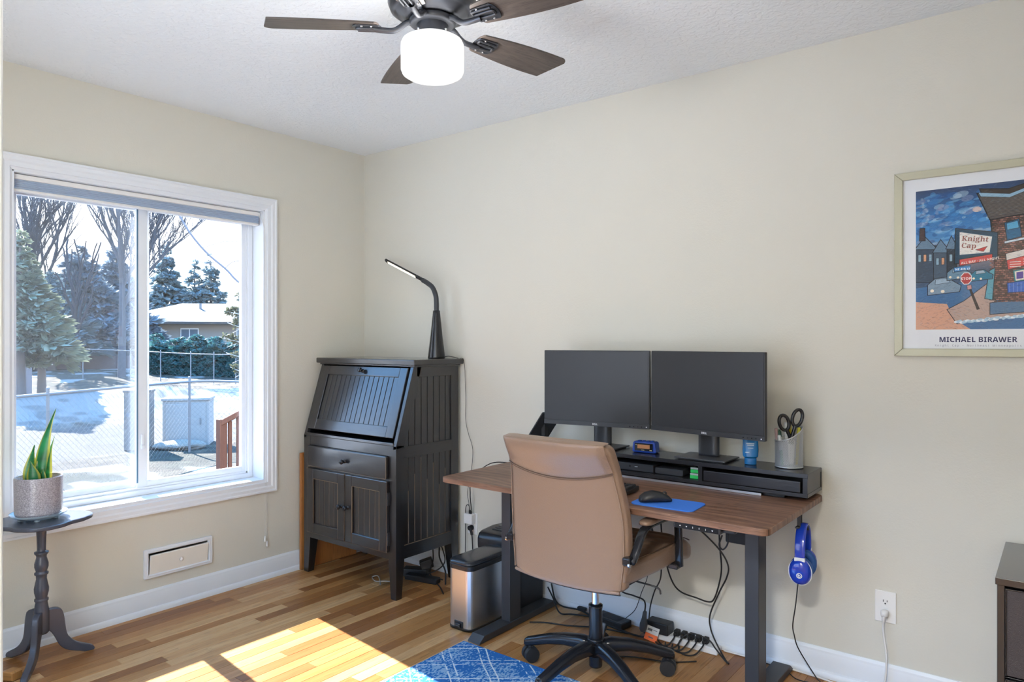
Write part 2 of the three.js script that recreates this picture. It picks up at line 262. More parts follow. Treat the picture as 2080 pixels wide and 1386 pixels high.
{ // access flap of the heating vent under the window
  const v = thing('wall_vent', 'white wall vent with a tilted flap and round knob under the window', 'vent', [0, 0.232, 1.169]);
  const fr = roundShape(0.338, 0.138, 0.006), hole = new THREE.Path(); hole.moveTo(-0.148, -0.05); hole.lineTo(-0.148, 0.05); hole.lineTo(0.148, 0.05); hole.lineTo(0.148, -0.05); hole.lineTo(-0.148, -0.05);
  obj('frame', place(ext(fr, 0.014, 0.003, [hole]), 0, 0, 0, 0, Math.PI / 2, 0), M.trim, v);
  obj('inner_bead', [bx(0.005, 0.112, 0.006, 0.014, 0, 0.154), bx(0.005, 0.112, 0.006, 0.014, 0, -0.154), bx(0.005, 0.006, 0.31, 0.014, 0.056, 0), bx(0.005, 0.006, 0.31, 0.014, -0.056, 0)], M.trim, v);
  obj('duct', [span(-0.18, 0.002, -0.0478, -0.0465, -0.1455, 0.1455, 0), span(-0.18, 0.002, 0.0465, 0.0478, -0.1455, 0.1455, 0), span(-0.18, 0.002, -0.0465, 0.0465, -0.1455, -0.144, 0), span(-0.18, 0.002, -0.0465, 0.0465, 0.144, 0.1455, 0), span(-0.182, -0.18, -0.0478, 0.0478, -0.1455, 0.1455, 0)], mat([0.42, 0.42, 0.42], 0.5, { metalness: 0.6 }), v);
  const f = obj('flap', place(bx(0.012, 0.094, 0.288, 0, 0.047, 0, 0.004), 0.006, -0.052, 0, 0, 0, -0.13), mat([0.80, 0.78, 0.72], 0.5), v);
  obj('knob', place(lathe([[0.0, 0.012], [0.006, 0.012], [0.0085, 0.009], [0.0085, 0.004], [0.004, 0.0], [0.004, -0.004]], 18), 0.0245, -0.006, 0, 0, 0, -Math.PI / 2), M.white, f);
  obj('duct_lip', span(0.004, 0.012, -0.052, -0.049, -0.146, 0.146, 0.0005), M.trim, v);
}
// ---------------------------------------------------------------- ceiling fan with light
const FAN = [1.942, 1.378];
{
  const f = thing('ceiling_fan', 'dark bronze ceiling fan with five grey-brown blades and a lit drum glass shade', 'ceiling fan', [FAN[0], 2.22, FAN[1]]);
  obj('canopy', lathe([[0.0, 0.22], [0.075, 0.22], [0.075, 0.20], [0.062, 0.17], [0.03, 0.15], [0.02, 0.15], [0.02, 0.11]], 40), M.fanMetal, f);
  obj('motor_housing', lathe([[0.02, 0.125], [0.07, 0.122], [0.11, 0.112], [0.128, 0.092], [0.132, 0.07], [0.125, 0.052], [0.112, 0.044], [0.106, 0.046], [0.104, 0.040], [0.09, 0.036], [0.086, 0.030], [0.075, 0.028], [0.0, 0.028]], 56), M.fanMetal, f);
  obj('hub_ring', lathe([[0.0, 0.03], [0.066, 0.03], [0.068, 0.024], [0.068, 0.012], [0.060, 0.008], [0.0, 0.008]], 48), M.fanMetal, f);
  const neck = obj('light_neck', lathe([[0.0, 0.012], [0.045, 0.012], [0.047, 0.008], [0.044, 0.003], [0.044, -0.020], [0.046, -0.022], [0.046, -0.03], [0.0, -0.03]], 40), M.fanMetal, f);
  for (let k = 0; k < 3; k++) { const a = k * 2.094 + 1.9; obj('screw', place(new THREE.SphereGeometry(0.005, 10, 8), 0.045 * Math.cos(a), -0.010, 0.045 * Math.sin(a)), M.chrome, neck); }
  const shade = mat([0.95, 0.96, 0.96], 0.25, { emissive: col(1, 0.985, 0.95), emissiveIntensity: 0.5 });
  obj('lamp_shade', lathe([[0.0, -0.146], [0.055, -0.1455], [0.078, -0.142], [0.089, -0.135], [0.0935, -0.124], [0.0938, -0.06], [0.0935, -0.050], [0.089, -0.040], [0.076, -0.0325], [0.05, -0.030], [0.0, -0.030]], 64), shade, f);
  // five blades on forked irons
  const A0 = 138.0 * Math.PI / 180;
  for (let k = 0; k < 5; k++) {
    const b = part('blade', f); b.rotation.y = -(A0 + k * 2 * Math.PI / 5);            // local +x runs out along the blade
    const s = new THREE.Shape(); s.moveTo(0.168, -0.044); s.bezierCurveTo(0.28, -0.060, 0.38, -0.066, 0.47, -0.062); s.lineTo(0.503, 0.042); s.bezierCurveTo(0.50, 0.056, 0.49, 0.062, 0.478, 0.062); s.bezierCurveTo(0.38, 0.066, 0.28, 0.060, 0.168, 0.044); s.bezierCurveTo(0.160, 0.038, 0.156, 0.028, 0.156, 0.018); s.lineTo(0.156, -0.018); s.bezierCurveTo(0.156, -0.028, 0.160, -0.038, 0.168, -0.044);
    const pitch = g => place(g, 0, 0.006, 0, -0.2, 0, 0);
    obj('blade_board', pitch(place(ext(s, 0.0055, 0.0015), 0, 0, 0, Math.PI / 2, 0, 0)), M.blade, b, { grain: 0 });
    // plate with a looped rib under the blade, and the curved arm to the hub
    const pl = new THREE.Shape(); pl.moveTo(0.150, -0.016); pl.lineTo(0.158, -0.030); pl.lineTo(0.222, -0.034); pl.bezierCurveTo(0.240, -0.02, 0.240, 0.02, 0.222, 0.034); pl.lineTo(0.158, 0.030); pl.lineTo(0.150, 0.016);
    obj('blade_iron', [pitch(place(ext(pl, 0.004, 0.0012), 0, -0.0055, 0, Math.PI / 2, 0, 0)), pitch(tube([[0.222, -0.012, 0.022], [0.165, -0.012, 0.022], [0.160, -0.012, 0.019], [0.160, -0.012, 0.012], [0.165, -0.012, 0.009], [0.215, -0.012, 0.009], [0.222, -0.012, 0.0], [0.215, -0.012, -0.009], [0.155, -0.012, -0.009]], 0.0042, 80, 7)),
      tube([[0.058, 0.020, 0], [0.078, 0.014, 0], [0.098, -0.001, 0], [0.118, -0.010, 0], [0.150, -0.010, -0.002], [0.172, -0.008, -0.004]], 0.0085, 40, 12)], M.fanMetal, b);
    for (const [x, z] of [[0.178, 0.026], [0.206, -0.026], [0.178, -0.026]]) obj('screw', pitch(place(new THREE.SphereGeometry(0.0038, 8, 6), x, -0.010, z)), M.chrome, b);
  }
  const lamp = new THREE.PointLight(new THREE.Color(1, 0.97, 0.93), 0.65); lamp.position.set(FAN[0], 2.22 - 0.09, FAN[1]); lamp.castShadow = true; lamp.shadow.radius = 3.2; lamp.name = 'fan_lamp'; scene.add(lamp);
}
{ // unseen hall ceiling light, added to send fill through the doorway
  const h = thing('added_hall_light', 'flush white fill light added unseen in the hall behind the doorway', 'ceiling light', [3.3, 2.44, 3.55]);
  obj('base_plate', lathe([[0, 0], [0.17, 0], [0.17, -0.02], [0.0, -0.02]], 40), M.white, h);
  obj('diffuser', lathe([[0, -0.06], [0.10, -0.056], [0.15, -0.04], [0.165, -0.018], [0.0, -0.018]], 40), mat([0.9, 0.9, 0.9], 0.4, { emissive: col(1, 0.96, 0.9), emissiveIntensity: 1.5 }), h);
  const l = new THREE.RectAreaLight(new THREE.Color(1, 0.98, 0.96), 260, 0.3, 0.3); l.position.set(3.3, 2.375, 3.55); l.lookAt(3.3, 0, 3.55); scene.add(l);
}
// ---------------------------------------------------------------- black secretary desk in the corner
{
  const s = thing('secretary_desk', 'black distressed secretary desk with slant front, drawer and two beadboard doors', 'secretary desk', [0, 0, 0]);
  const x0 = 0.06, x1 = 0.813, zb = 0.03, zf = 0.485, zt = 0.362, yk = 0.765, yt = 1.163, S = M.secretary;
  const P = (n, g, p = s, o = {}) => obj(n, g, S, p, { grain: 1, ...o });
  // boards as a beaded panel: each its own mesh
  function beads(parent, list) { for (const g of list) P('bead_board', g, parent); }
  P('top', bx(0.805, 0.030, 0.375, (x0 + x1) / 2, 1.180, 0.1985, 0.006), s, { grain: 0 });
  P('top_moulding', bx(0.775, 0.012, 0.35, (x0 + x1) / 2, 1.162, 0.196, 0.005), s, { grain: 0 });
  // slanted side outline: prism between two x
  function sidePoly(pts, xa, xb, bev = 0.0015) { return place(ext(pts.map(([y, z]) => [-z, y]), xb - xa, bev), xa, 0, 0, 0, Math.PI / 2, 0); }
  // legs: front stiles run to the floor and taper at the foot
  function leg(xa, xb, za, zc, ytop, inner, front) {
    const q = []; const tp = 0.018;
    const sec = (y, k) => { const xi = inner > 0 ? [xa, xb - tp * k] : [xa + tp * k, xb], zi = front ? [za + tp * k, zc] : [za, zc - tp * k]; return [[xi[0], y, zi[0]], [xi[1], y, zi[0]], [xi[1], y, zi[1]], [xi[0], y, zi[1]]]; };
    const rings = [sec(0, 1), sec(0.004, 0.95), sec(0.17, 0.1), sec(0.19, 0), sec(ytop, 0)].map(r => r.reverse());
    return toCreasedNormals(loft(rings), 0.4);
  }
  P('leg', leg(x0, x0 + 0.055, zf - 0.055, zf, yk, 1, true));
  P('leg', leg(x1 - 0.055, x1, zf - 0.055, zf, yk, -1, true));
  P('leg', leg(x0, x0 + 0.055, zb, zb + 0.055, yt, 1, false));
  P('leg', leg(x1 - 0.055, x1, zb, zb + 0.055, yt, -1, false));
  for (const [xa, xb, pa, pb] of [[x1 - 0.022, x1, x1 - 0.016, x1 - 0.007], [x0, x0 + 0.022, x0 + 0.007, x0 + 0.016]]) {
    const sd = part('side', s), zi = z => z;
    const slopeZ = y => lerp(zf, zt, (y - yk) / (yt - yk));
    P('rail', span(xa, xb, 0.195, 0.262, zb + 0.05, zf - 0.05, 0.002), sd, { grain: 2 });
    P('rail', span(xa, xb, 0.70, 0.758, zb + 0.05, zf - 0.05, 0.002), sd, { grain: 2 });
    P('stile', sidePoly([[0.75, zf], [yk, zf], [yt, zt], [yt, zt - 0.055], [0.80, slopeZ(0.80) - 0.062], [0.757, zf - 0.055]], xa, xb), sd);
    P('rail', span(xa, xb, 1.105, yt, zb + 0.05, zt - 0.02, 0.002), sd, { grain: 2 });
    // boards, cut off by the slope above the middle rail
    const n = 8, z0 = zb + 0.05, z1 = zf - 0.045, w = (z1 - z0) / n, g = 0.0016;
    for (let i = 0; i < n; i++) {
      const a = z0 + i * w + g, b = z0 + (i + 1) * w - g;
      P('bead_board', span(pa, pb, 0.255, 0.705, a, b, 0.0022), sd);
      if (i) { const e = xb === x1 ? pb - 0.0018 : pa + 0.0018; obj('worn_groove', span(e - 0.0004, e + 0.0004, 0.265, 0.69 - 0.2 * ((i * 37) % 5) / 5, a - g - 0.0011, a - g + 0.0011, 0), M.worn, sd); }
      const top = z => Math.min(1.112, yk + (slopeZ(0) - slopeZ(1) ? ((zf - 0.045 - z) / (zf - zt)) * (yt - yk) : 0)); // under the sloping stile
      if (top(b) > 0.765) P('bead_board', sidePoly([[0.752, a], [top(a), a], [Math.max(0.754, top(b)), b], [0.752, b]], pa, pb, 0.0018), sd);
      else if (top(a) > 0.77) P('bead_board', sidePoly([[0.752, a], [top(a), a], [0.753, a + 0.9 * (b - a)]], pa, pb, 0.001), sd);
    }
    // worn bare edges of the frame mouldings
    const e = xb === x1 ? x1 - 0.0035 : x0 + 0.0035;
    obj('worn_edge', [span(e - 0.0012, e + 0.0012, 0.2615, 0.2635, zb + 0.052, zf - 0.052, 0), span(e - 0.0012, e + 0.0012, 0.26, 0.70, zb + 0.0515, zb + 0.0530, 0), span(e - 0.0012, e + 0.0012, 0.26, 0.70, zf - 0.0545, zf - 0.053, 0)], M.worn, sd);
  }
  P('back_panel', span(x0 + 0.03, x1 - 0.03, 0.2, yt, zb, zb + 0.008, 0));
  P('bottom_panel', span(x0 + 0.02, x1 - 0.02, 0.225, 0.24, zb + 0.01, zf - 0.02, 0));
  P('face_rail', span(x0 + 0.05, x1 - 0.05, 0.195, 0.248, zf - 0.022, zf - 0.001, 0.002), s, { grain: 0 });
  P('face_rail', span(x0 + 0.05, x1 - 0.05, 0.578, 0.602, zf - 0.022, zf - 0.001, 0.002), s, { grain: 0 });
  P('face_rail', span(x0 + 0.05, x1 - 0.05, 0.712, 0.765, zf - 0.022, zf - 0.001, 0.002), s, { grain: 0 });
  P('writing_shelf', span(x0 + 0.02, x1 - 0.02, 0.765, 0.781, zb + 0.01, zf + 0.004, 0.003), s, { grain: 0 });
  // overlay drawer
  const knob = (parent, x, y, z) => obj('knob', place(lathe([[0, 0.030], [0.008, 0.030], [0.0125, 0.026], [0.0135, 0.021], [0.011, 0.015], [0.0055, 0.010], [0.0055, 0.004], [0.010, 0.002], [0.010, -0.001]], 24), x, y, z, Math.PI / 2), M.blackGloss, parent);
  { const d = part('drawer', s); P('drawer_front', bx(0.642, 0.114, 0.020, (x0 + x1) / 2, 0.655, zf + 0.008, 0.006), d, { grain: 0 }); knob(d, (x0 + x1) / 2, 0.655, zf + 0.018);
    obj('worn_edge', [span(x1 - 0.0575, x1 - 0.0555, 0.602, 0.708, zf + 0.0155, zf + 0.0172, 0), span(x0 + 0.06, x1 - 0.06, 0.5985, 0.5998, zf + 0.0150, zf + 0.0165, 0)], M.worn, d); }
  // two framed doors
  for (const [da, db, kx] of [[x0 + 0.050, (x0 + x1) / 2 - 0.003, (x0 + x1) / 2 - 0.026], [(x0 + x1) / 2 + 0.003, x1 - 0.050, (x0 + x1) / 2 + 0.026]]) {
    const d = part('door', s), ya = 0.232, yb = 0.588, st = 0.056, z0 = zf, z1 = zf + 0.019;
    P('stile', span(da, da + st, ya, yb, z0, z1, 0.005), d); P('stile', span(db - st, db, ya, yb, z0, z1, 0.005), d);
    P('rail', span(da + st - 0.002, db - st + 0.002, ya, ya + st, z0, z1 - 0.0005, 0.005), d, { grain: 0 }); P('rail', span(da + st - 0.002, db - st + 0.002, yb - st, yb, z0, z1 - 0.0005, 0.005), d, { grain: 0 });
    const n = 5, w = (db - da - 2 * st) / n; for (let i = 0; i < n; i++) P('bead_board', span(da + st + i * w + 0.0012, da + st + (i + 1) * w - 0.0012, ya + st - 0.004, yb - st + 0.004, z0 + 0.001, z0 + 0.009, 0.002), d);
    for (let i = 1; i < n; i++) obj('worn_groove', span(da + st + i * w - 0.0009, da + st + i * w + 0.0009, ya + st, yb - st, z0 + 0.0066, z0 + 0.0074, 0), M.worn, d);
    const i0 = da + st, i1 = db - st, j0 = ya + st, j1 = yb - st, zz = z1 - 0.0015;
    obj('worn_edge', [span(i0 - 0.001, i0 + 0.001, j0, j1, zz - 0.002, zz + 0.0005, 0), span(i1 - 0.001, i1 + 0.001, j0, j1, zz - 0.002, zz + 0.0005, 0), span(i0, i1, j1 - 0.001, j1 + 0.0008, zz - 0.002, zz + 0.0002, 0), span(da + 0.0008, da + 0.0026, ya, yb, z1 - 0.0035, z1 - 0.0018, 0), span(db - 0.0026, db - 0.0008, ya, yb, z1 - 0.0035, z1 - 0.0018, 0), span(da, db, ya - 0.0002, ya + 0.0012, z1 - 0.005, z1 - 0.0035, 0)], M.worn, d);
    knob(d, kx, 0.415, z1);
    if (kx > 0.45) for (const y of [0.30, 0.50]) obj('hinge', span(db + 0.0005, db + 0.0065, y - 0.032, y + 0.032, z0 - 0.002, z1 - 0.002, 0.002), M.blackMatte, d);
  }
  // drop front, lying on the slope
  const fr = part('drop_front', s), ya = 0.800, yb = 1.150, slope = Math.atan2(zf - zt, yt - yk), Lh = (yb - ya) / Math.cos(slope);
  fr.position.set(0, ya, lerp(zf, zt, (ya - yk) / (yt - yk)) - 0.002); fr.rotation.x = -slope;           // local y runs up the slope
  const fa = x0 + 0.030, fb = x1 - 0.030, st = 0.058;
  P('stile', span(fa, fa + st, 0, Lh, -0.01, 0.010, 0.004), fr); P('stile', span(fb - st, fb, 0, Lh, -0.01, 0.010, 0.004), fr);
  P('rail', span(fa + st - 0.002, fb - st + 0.002, 0, st, -0.01, 0.0095, 0.004), fr, { grain: 0 }); P('rail', span(fa + st - 0.002, fb - st + 0.002, Lh - 0.052, Lh, -0.01, 0.0095, 0.004), fr, { grain: 0 });
  { const n = 15, w = (fb - fa - 2 * st) / n; for (let i = 0; i < n; i++) P('bead_board', span(fa + st + i * w + 0.0014, fa + st + (i + 1) * w - 0.0014, st - 0.004, Lh - 0.048, -0.006, 0.0025, 0.0022), fr); }
  knob(fr, (x0 + x1) / 2, Lh - 0.026, 0.010);
  P('inner_side', [sidePoly([[0.78, zf - 0.02], [yt, zt - 0.02], [yt, zb + 0.01], [0.78, zb + 0.01]], x0 + 0.022, x0 + 0.026, 0), sidePoly([[0.78, zf - 0.02], [yt, zt - 0.02], [yt, zb + 0.01], [0.78, zb + 0.01]], x1 - 0.026, x1 - 0.022, 0)]);
}
{ // wooden board leaning between the wall and the secretary
  const b = obj('wooden_board', span(0.028, 0.046, 0.002, 0.66, 0.10, 0.495, 0.004), mat([0.50, 0.22, 0.07], 0.4, { map: T.oak }), scene, { grain: 1 });
  tag(b, 'orange-brown wooden board standing between window wall and black secretary', 'board');
}
{ // LED desk lamp on the secretary
  const l = thing('desk_lamp', 'black curved LED desk lamp with conical base on the secretary', 'desk lamp', [0.705, 1.1955, 0.088], 0.0);
  obj('base', lathe([[0, 0], [0.046, 0], [0.048, 0.003], [0.047, 0.012], [0.0335, 0.12], [0.0205, 0.245], [0.0195, 0.262], [0, 0.262]], 40), M.blackGloss, l);
  obj('control_panel', place(bx(0.002, 0.12, 0.020, 0, 0.085, 0, 0.0009), -0.0385, 0.0, 0.006, 0, 0, -0.115), mat([0.05, 0.06, 0.07], 0.2), l);
  const pts = [[0, 0.255, 0], [0.0, 0.30, 0], [-0.006, 0.345, 0.0], [-0.03, 0.39, 0], [-0.07, 0.417, 0], [-0.105, 0.434, 0]];
  obj('neck', tube(pts, 0.0135, 60, 16), mat([0.028, 0.032, 0.038], 0.45), l);
  const arm = part('lamp_head', l, [-0.10, 0.4325, 0]); arm.rotation.order = 'ZYX'; arm.rotation.z = -0.405; arm.rotation.x = -0.8;
  obj('head_shell', place(ext(roundShape(0.36, 0.026, 0.0129), 0.010, 0.0025), -0.165, 0.006, 0, Math.PI / 2), M.blackMatte, arm);
  obj('led_strip', bx(0.245, 0.003, 0.015, -0.190, -0.0052, 0, 0.001), mat([0.9, 0.85, 0.7], 0.5, { emissive: col(1, 0.86, 0.62), emissiveIntensity: 1.5 }), arm);
  const a = new THREE.RectAreaLight(new THREE.Color(1, 0.86, 0.65), 10, 0.24, 0.014); arm.updateWorldMatrix(true, false);
  const p = new THREE.Vector3(-0.19, -0.0085, 0).applyMatrix4(arm.matrixWorld), q = new THREE.Vector3(-0.19, -1, 0).applyMatrix4(arm.matrixWorld); a.position.copy(p); a.up.set(0, 0, 1); a.lookAt(q); scene.add(a);
  obj('power_cord', tube([[0.04, 0.006, -0.012], [0.07, 0.012, -0.02], [0.1, 0.006, -0.035], [0.118, 0.0, -0.05]], 0.002, 30, 6), M.rubber, l);
}
// ---------------------------------------------------------------- standing desk
const DT = 0.704;                                                    // desk surface height
{
  const d = thing('standing_desk', 'walnut-topped standing desk with dark steel legs', 'desk', [2.0, 0, 0.355]);
  const g = place(ext(roundShape(1.40, 0.65, 0.032), 0.023, 0.003), 0, DT, 0, Math.PI / 2);
  obj('desktop', g, M.walnut, d, { grain: 0 });
  for (const s of [-1, 1]) {
    const cx = s < 0 ? -0.56 : 0.5525;
    obj('leg_column', [bx(0.050, 0.64, 0.080, cx, 0.345, 0.005, 0.003), bx(0.042, 0.002, 0.07, cx, 0.665, 0.005, 0)], M.steelDark, d);
    const f = new THREE.Shape([[-0.295, 0.002], [0.295, 0.002], [0.290, 0.010], [0.262, 0.030], [-0.262, 0.030], [-0.290, 0.010]].map(([a, b]) => new THREE.Vector2(a, b)));
    obj('foot', place(ext(f, 0.068, 0.002), cx - 0.034, 0, -0.03, 0, Math.PI / 2, 0), M.steelDark, d);
    obj('top_bracket', bx(0.055, 0.014, 0.5, cx, 0.673, 0, 0.002), M.steelDark, d);
  }
  obj('cross_beam', bx(1.10, 0.035, 0.055, 0, 0.662, 0.01, 0.003), M.steelDark, d);
  const c = part('controller', d);
  obj('controller_body', [bx(0.165, 0.020, 0.055, 0.462, 0.6695, 0.285, 0.004), bx(0.05, 0.016, 0.04, 0.56, 0.670, 0.27, 0.006)], mat([0.03, 0.03, 0.033], 0.35), c);
  const face = bx(0.150, 0.0165, 0.002, 0.462, 0.6695, 0.3132, 0.0008); obj('button_strip', face, M.blackGloss, c);
  for (let i = 0; i < 6; i++) obj('button_mark', i === 0 ? place(new THREE.CircleGeometry(0.0032, 3, Math.PI / 2), 0.405, 0.6695, 0.3145) : i === 1 || i === 5 ? place(new THREE.CircleGeometry(0.0032, 3, -Math.PI / 2), 0.405 + i * 0.0225, 0.6695, 0.3145) : place(new THREE.PlaneGeometry(0.0016, 0.006), 0.405 + i * 0.0225, 0.6695, 0.3145), M.white, c);
  obj('control_box', [bx(0.085, 0.095, 0.07, 0.475, 0.592, -0.05, 0.006), bx(0.05, 0.02, 0.04, 0.475, 0.648, -0.05, 0.004)], M.blackMatte, d);
  obj('cable_loop', tube([[0.445, 0.668, 0.05], [0.468, 0.62, 0.06], [0.470, 0.565, 0.055], [0.450, 0.535, 0.05], [0.436, 0.55, 0.05], [0.445, 0.585, 0.045]], 0.003, 60, 6), M.rubber, d);
  const hk = obj('headphone_hook', [bx(0.012, 0.055, 0.004, 0.676, 0.655, -0.085, 0.001), bx(0.012, 0.055, 0.004, 0.676, 0.655, -0.105, 0.001), bx(0.014, 0.006, 0.07, 0.676, 0.6275, -0.095, 0.002), bx(0.03, 0.005, 0.05, 0.676, 0.679, -0.095, 0.001)], M.steelDark, d);
}
// ---------------------------------------------------------------- monitor shelf along the back of the desk
const HX0 = 1.345, HX1 = 2.692, HZ0 = 0.036, HZ1 = 0.217, HY0 = 0.720, HY1 = 0.807;
const ebony = mat([0.022, 0.023, 0.027], 0.24, { bumpMap: rep(T.grainBump, 2, 3), bumpScale: 0.0003 });
{
  const h = thing('monitor_shelf', 'long black wooden monitor shelf with drawer on the walnut desk', 'desk shelf', [0, 0, 0]);
  obj('top_board', span(HX0, HX1, HY1 - 0.016, HY1, HZ0, HZ1, 0.0012), ebony, h, { grain: 0 });
  obj('bottom_board', span(HX0, HX1, HY0, HY0 + 0.014, HZ0, HZ1, 0.0012), ebony, h, { grain: 0 });
  for (const x of [HX0 + 0.008, 1.83, 2.282, HX1 - 0.010]) obj('upright', span(x - 0.0085, x + 0.0085, HY0 + 0.013, HY1 - 0.015, HZ0 + 0.004, HZ1 - 0.001, 0.001), ebony, h);
  obj('back_board', span(HX0, HX1, HY0, HY1 - 0.002, HZ0 - 0.004, HZ0 + 0.002, 0), ebony, h);
  const d = part('drawer', h); obj('drawer_front', span(2.296, HX1 - 0.026, HY0 + 0.016, HY1 - 0.030, HZ1 - 0.014, HZ1 + 0.001, 0.003), ebony, d, { grain: 0 });
  obj('drawer_box', span(2.300, HX1 - 0.030, HY0 + 0.016, HY0 + 0.05, HZ0 + 0.02, HZ1 - 0.014, 0), ebony, d);
  for (const x of [HX0 + 0.1, 2.55]) obj('foot', bx(0.10, 0.0165, 0.12, x, DT + 0.008, 0.125, 0.002), ebony, h);
  obj('aluminium_edge', span(HX0 + 0.02, 2.52, DT + 0.0005, DT + 0.010, HZ1 - 0.022, HZ1 - 0.010, 0.001), M.silver, h);
}
// ---------------------------------------------------------------- two monitors
const font = await new FontLoader().loadAsync('fonts/droid/droid_sans_bold.typeface.json');
function text(str, size, depth = 0.0004) { const g = new TextGeometry(str, { font, size, depth, curveSegments: 4, bevelEnabled: false }); g.computeBoundingBox(); const b = g.boundingBox; g.translate(-(b.min.x + b.max.x) / 2, -(b.min.y + b.max.y) / 2, 0); return g; }
function monitor(label, xa, za, xb, zb, standX, standZ) {
  const ang = Math.atan2(-(zb - za), xb - xa), w = Math.hypot(xb - xa, zb - za) - 0.002, h = 0.332, yc = 1.2485 - h / 2;
  const m = thing('computer_monitor', label, 'monitor', [(xa + xb) / 2, HY1, (za + zb) / 2], ang, 'pair of desktop monitors');
  const Y = yc - HY1;
  obj('case', [bx(w, h, 0.018, 0, Y, -0.010, 0.003), bx(w * 0.72, h * 0.7, 0.03, 0, Y, -0.032, 0.012)], M.black, m);
  obj('screen', bx(w - 0.012, h - 0.026, 0.002, 0, Y + 0.008, -0.0005, 0.0004), mat([0.02, 0.021, 0.024], 0.4, { bumpMap: rep(T.fine, 10), bumpScale: 0.00005 }), m);
  obj('chin', bx(w - 0.001, 0.0185, 0.003, 0, Y - h / 2 + 0.0095, -0.0004, 0.0005), mat([0.03, 0.031, 0.035], 0.4), m);
  obj('maker_mark', place(text('DELL', 0.0075), 0, Y - h / 2 + 0.0095, 0.0013), mat([0.75, 0.76, 0.78], 0.4), m);
  obj('button', [0, 1, 2, 3].map(i => place(new THREE.CylinderGeometry(0.0022, 0.0022, 0.001, 12), w / 2 - 0.018 - 0.017 * (i + 1), Y - h / 2 + 0.0085, 0.0013, Math.PI / 2)), M.blackGloss, m);
  obj('power_light', place(new THREE.CylinderGeometry(0.0026, 0.0026, 0.001, 12), w / 2 - 0.014, Y - h / 2 + 0.0085, 0.0013, Math.PI / 2), mat([0.8, 0.8, 0.85], 0.3), m);
  // stand, turned square to the shelf
  const st = part('stand', m); st.rotation.y = -ang; const sx = standX - m.position.x, sz = standZ - m.position.z;
  const neckG = loft([0.008, 0.02, 0.10, 0.22].map(y => supRing(0.044, 0.017, 40, 2.6, (a, b) => [sx + a, y, sz - 0.012 + b]).reverse()));
  obj('neck', neckG, mat([0.035, 0.037, 0.042], 0.3), st);
  obj('base', [bx(0.215, 0.006, 0.158, sx, 0.0065, sz + 0.01, 0.002), bx(0.19, 0.004, 0.14, sx, 0.002, sz + 0.01, 0.001)], mat([0.055, 0.056, 0.06], 0.32), st);
  obj('tilt_joint', bx(0.07, 0.07, 0.05, 0, Y - 0.05, -0.055, 0.01), M.black, m);
  return m;
}
monitor('left flat black desktop monitor, beside the leaning tablet', 1.561, 0.272, 2.046, 0.184, 1.760, 0.10);
monitor('right flat black desktop monitor, next to the blue tube', 2.050, 0.184, 2.552, 0.255, 2.268, 0.105);
{ // slim black tablet leaning sideways at the left end of the shelf
  const l = thing('tablet', 'slim black tablet leaning beside the left monitor on the shelf', 'tablet', [1.405, HY1 + 0.004, 0.125], 0.0);
  const q = part('body', l); q.rotation.z = -0.62; q.rotation.x = 0.0;
  obj('case', place(ext(roundShape(0.105, 0.160, 0.010), 0.009, 0.002), 0.0, 0.083, 0.0, 0, Math.PI / 2 - 0.45, 0), M.blackMatte, q);
  obj('prop', bx(0.02, 0.085, 0.03, 0.055, 0.043, 0, 0.004), M.blackMatte, l);
}
{ // blue alarm clock
  const c = thing('alarm_clock', 'small blue plastic alarm clock with amber display on the shelf', 'clock', [1.995, HY1, 0.125], 0.10);
  const sh = new THREE.Shape([[-0.055, 0.006], [-0.048, 0.001], [0.048, 0.001], [0.055, 0.006], [0.051, 0.044], [0.044, 0.049], [-0.044, 0.049], [-0.051, 0.044]].map(([a, b]) => new THREE.Vector2(a, b)));
  const blue = mat([0.012, 0.055, 0.34], 0.28);
  obj('case', place(ext(sh, 0.05, 0.006), 0, 0, -0.03), blue, c);
  obj('face', bx(0.082, 0.033, 0.003, 0, 0.026, 0.0205, 0.001), M.blackGloss, c);
  obj('display', bx(0.056, 0.017, 0.001, 0.0, 0.028, 0.0224, 0), mat([0.50, 0.22, 0.09], 0.4), c);
  obj('face_mark', [bx(0.006, 0.003, 0.0006, -0.034, 0.035, 0.0224, 0), bx(0.010, 0.0025, 0.0006, 0.032, 0.0135, 0.0224, 0), bx(0.014, 0.002, 0.0006, -0.004, 0.0135, 0.0224, 0)], mat([0.7, 0.65, 0.4], 0.5), c);
  obj('button', [-0.028, -0.008, 0.012, 0.030].map(x => bx(0.013, 0.005, 0.016, x, 0.050, -0.006, 0.002)), blue, c);
}
{ // tube standing on its cap
  const b = thing('lotion_tube', 'blue plastic lotion tube standing on its cap on the shelf', 'tube', [2.455, HY1, 0.135], 0.35);
  const blue = mat([0.008, 0.135, 0.36], 0.3);
  obj('cap', loft([[0.0005, 0.021], [0.003, 0.0225], [0.022, 0.0228], [0.029, 0.021]].map(([y, r]) => supRing(r, r * 0.72, 32, 2.4, (a, c) => [a, y, c]).reverse())), blue, b);
  obj('body', loft([[0.029, 0.026, 0.021], [0.033, 0.0285, 0.021], [0.06, 0.030, 0.018], [0.09, 0.0285, 0.013], [0.115, 0.030, 0.006], [0.124, 0.0305, 0.003]].map(([y, r, q]) => supRing(r, q, 32, 2.2, (a, c) => [a, y, c]).reverse())), mat([0.010, 0.165, 0.42], 0.26), b);
  obj('print', [bx(0.03, 0.004, 0.0006, -0.001, 0.083, 0.0147, 0, -0.18), bx(0.026, 0.003, 0.0006, 0.0, 0.0765, 0.0158, 0, -0.18), bx(0.02, 0.0025, 0.0006, 0.0, 0.066, 0.0172, 0, -0.15), bx(0.016, 0.0035, 0.0006, -0.012, 0.049, 0.0190, 0, -0.12)], mat([0.55, 0.68, 0.78], 0.5), b);
}
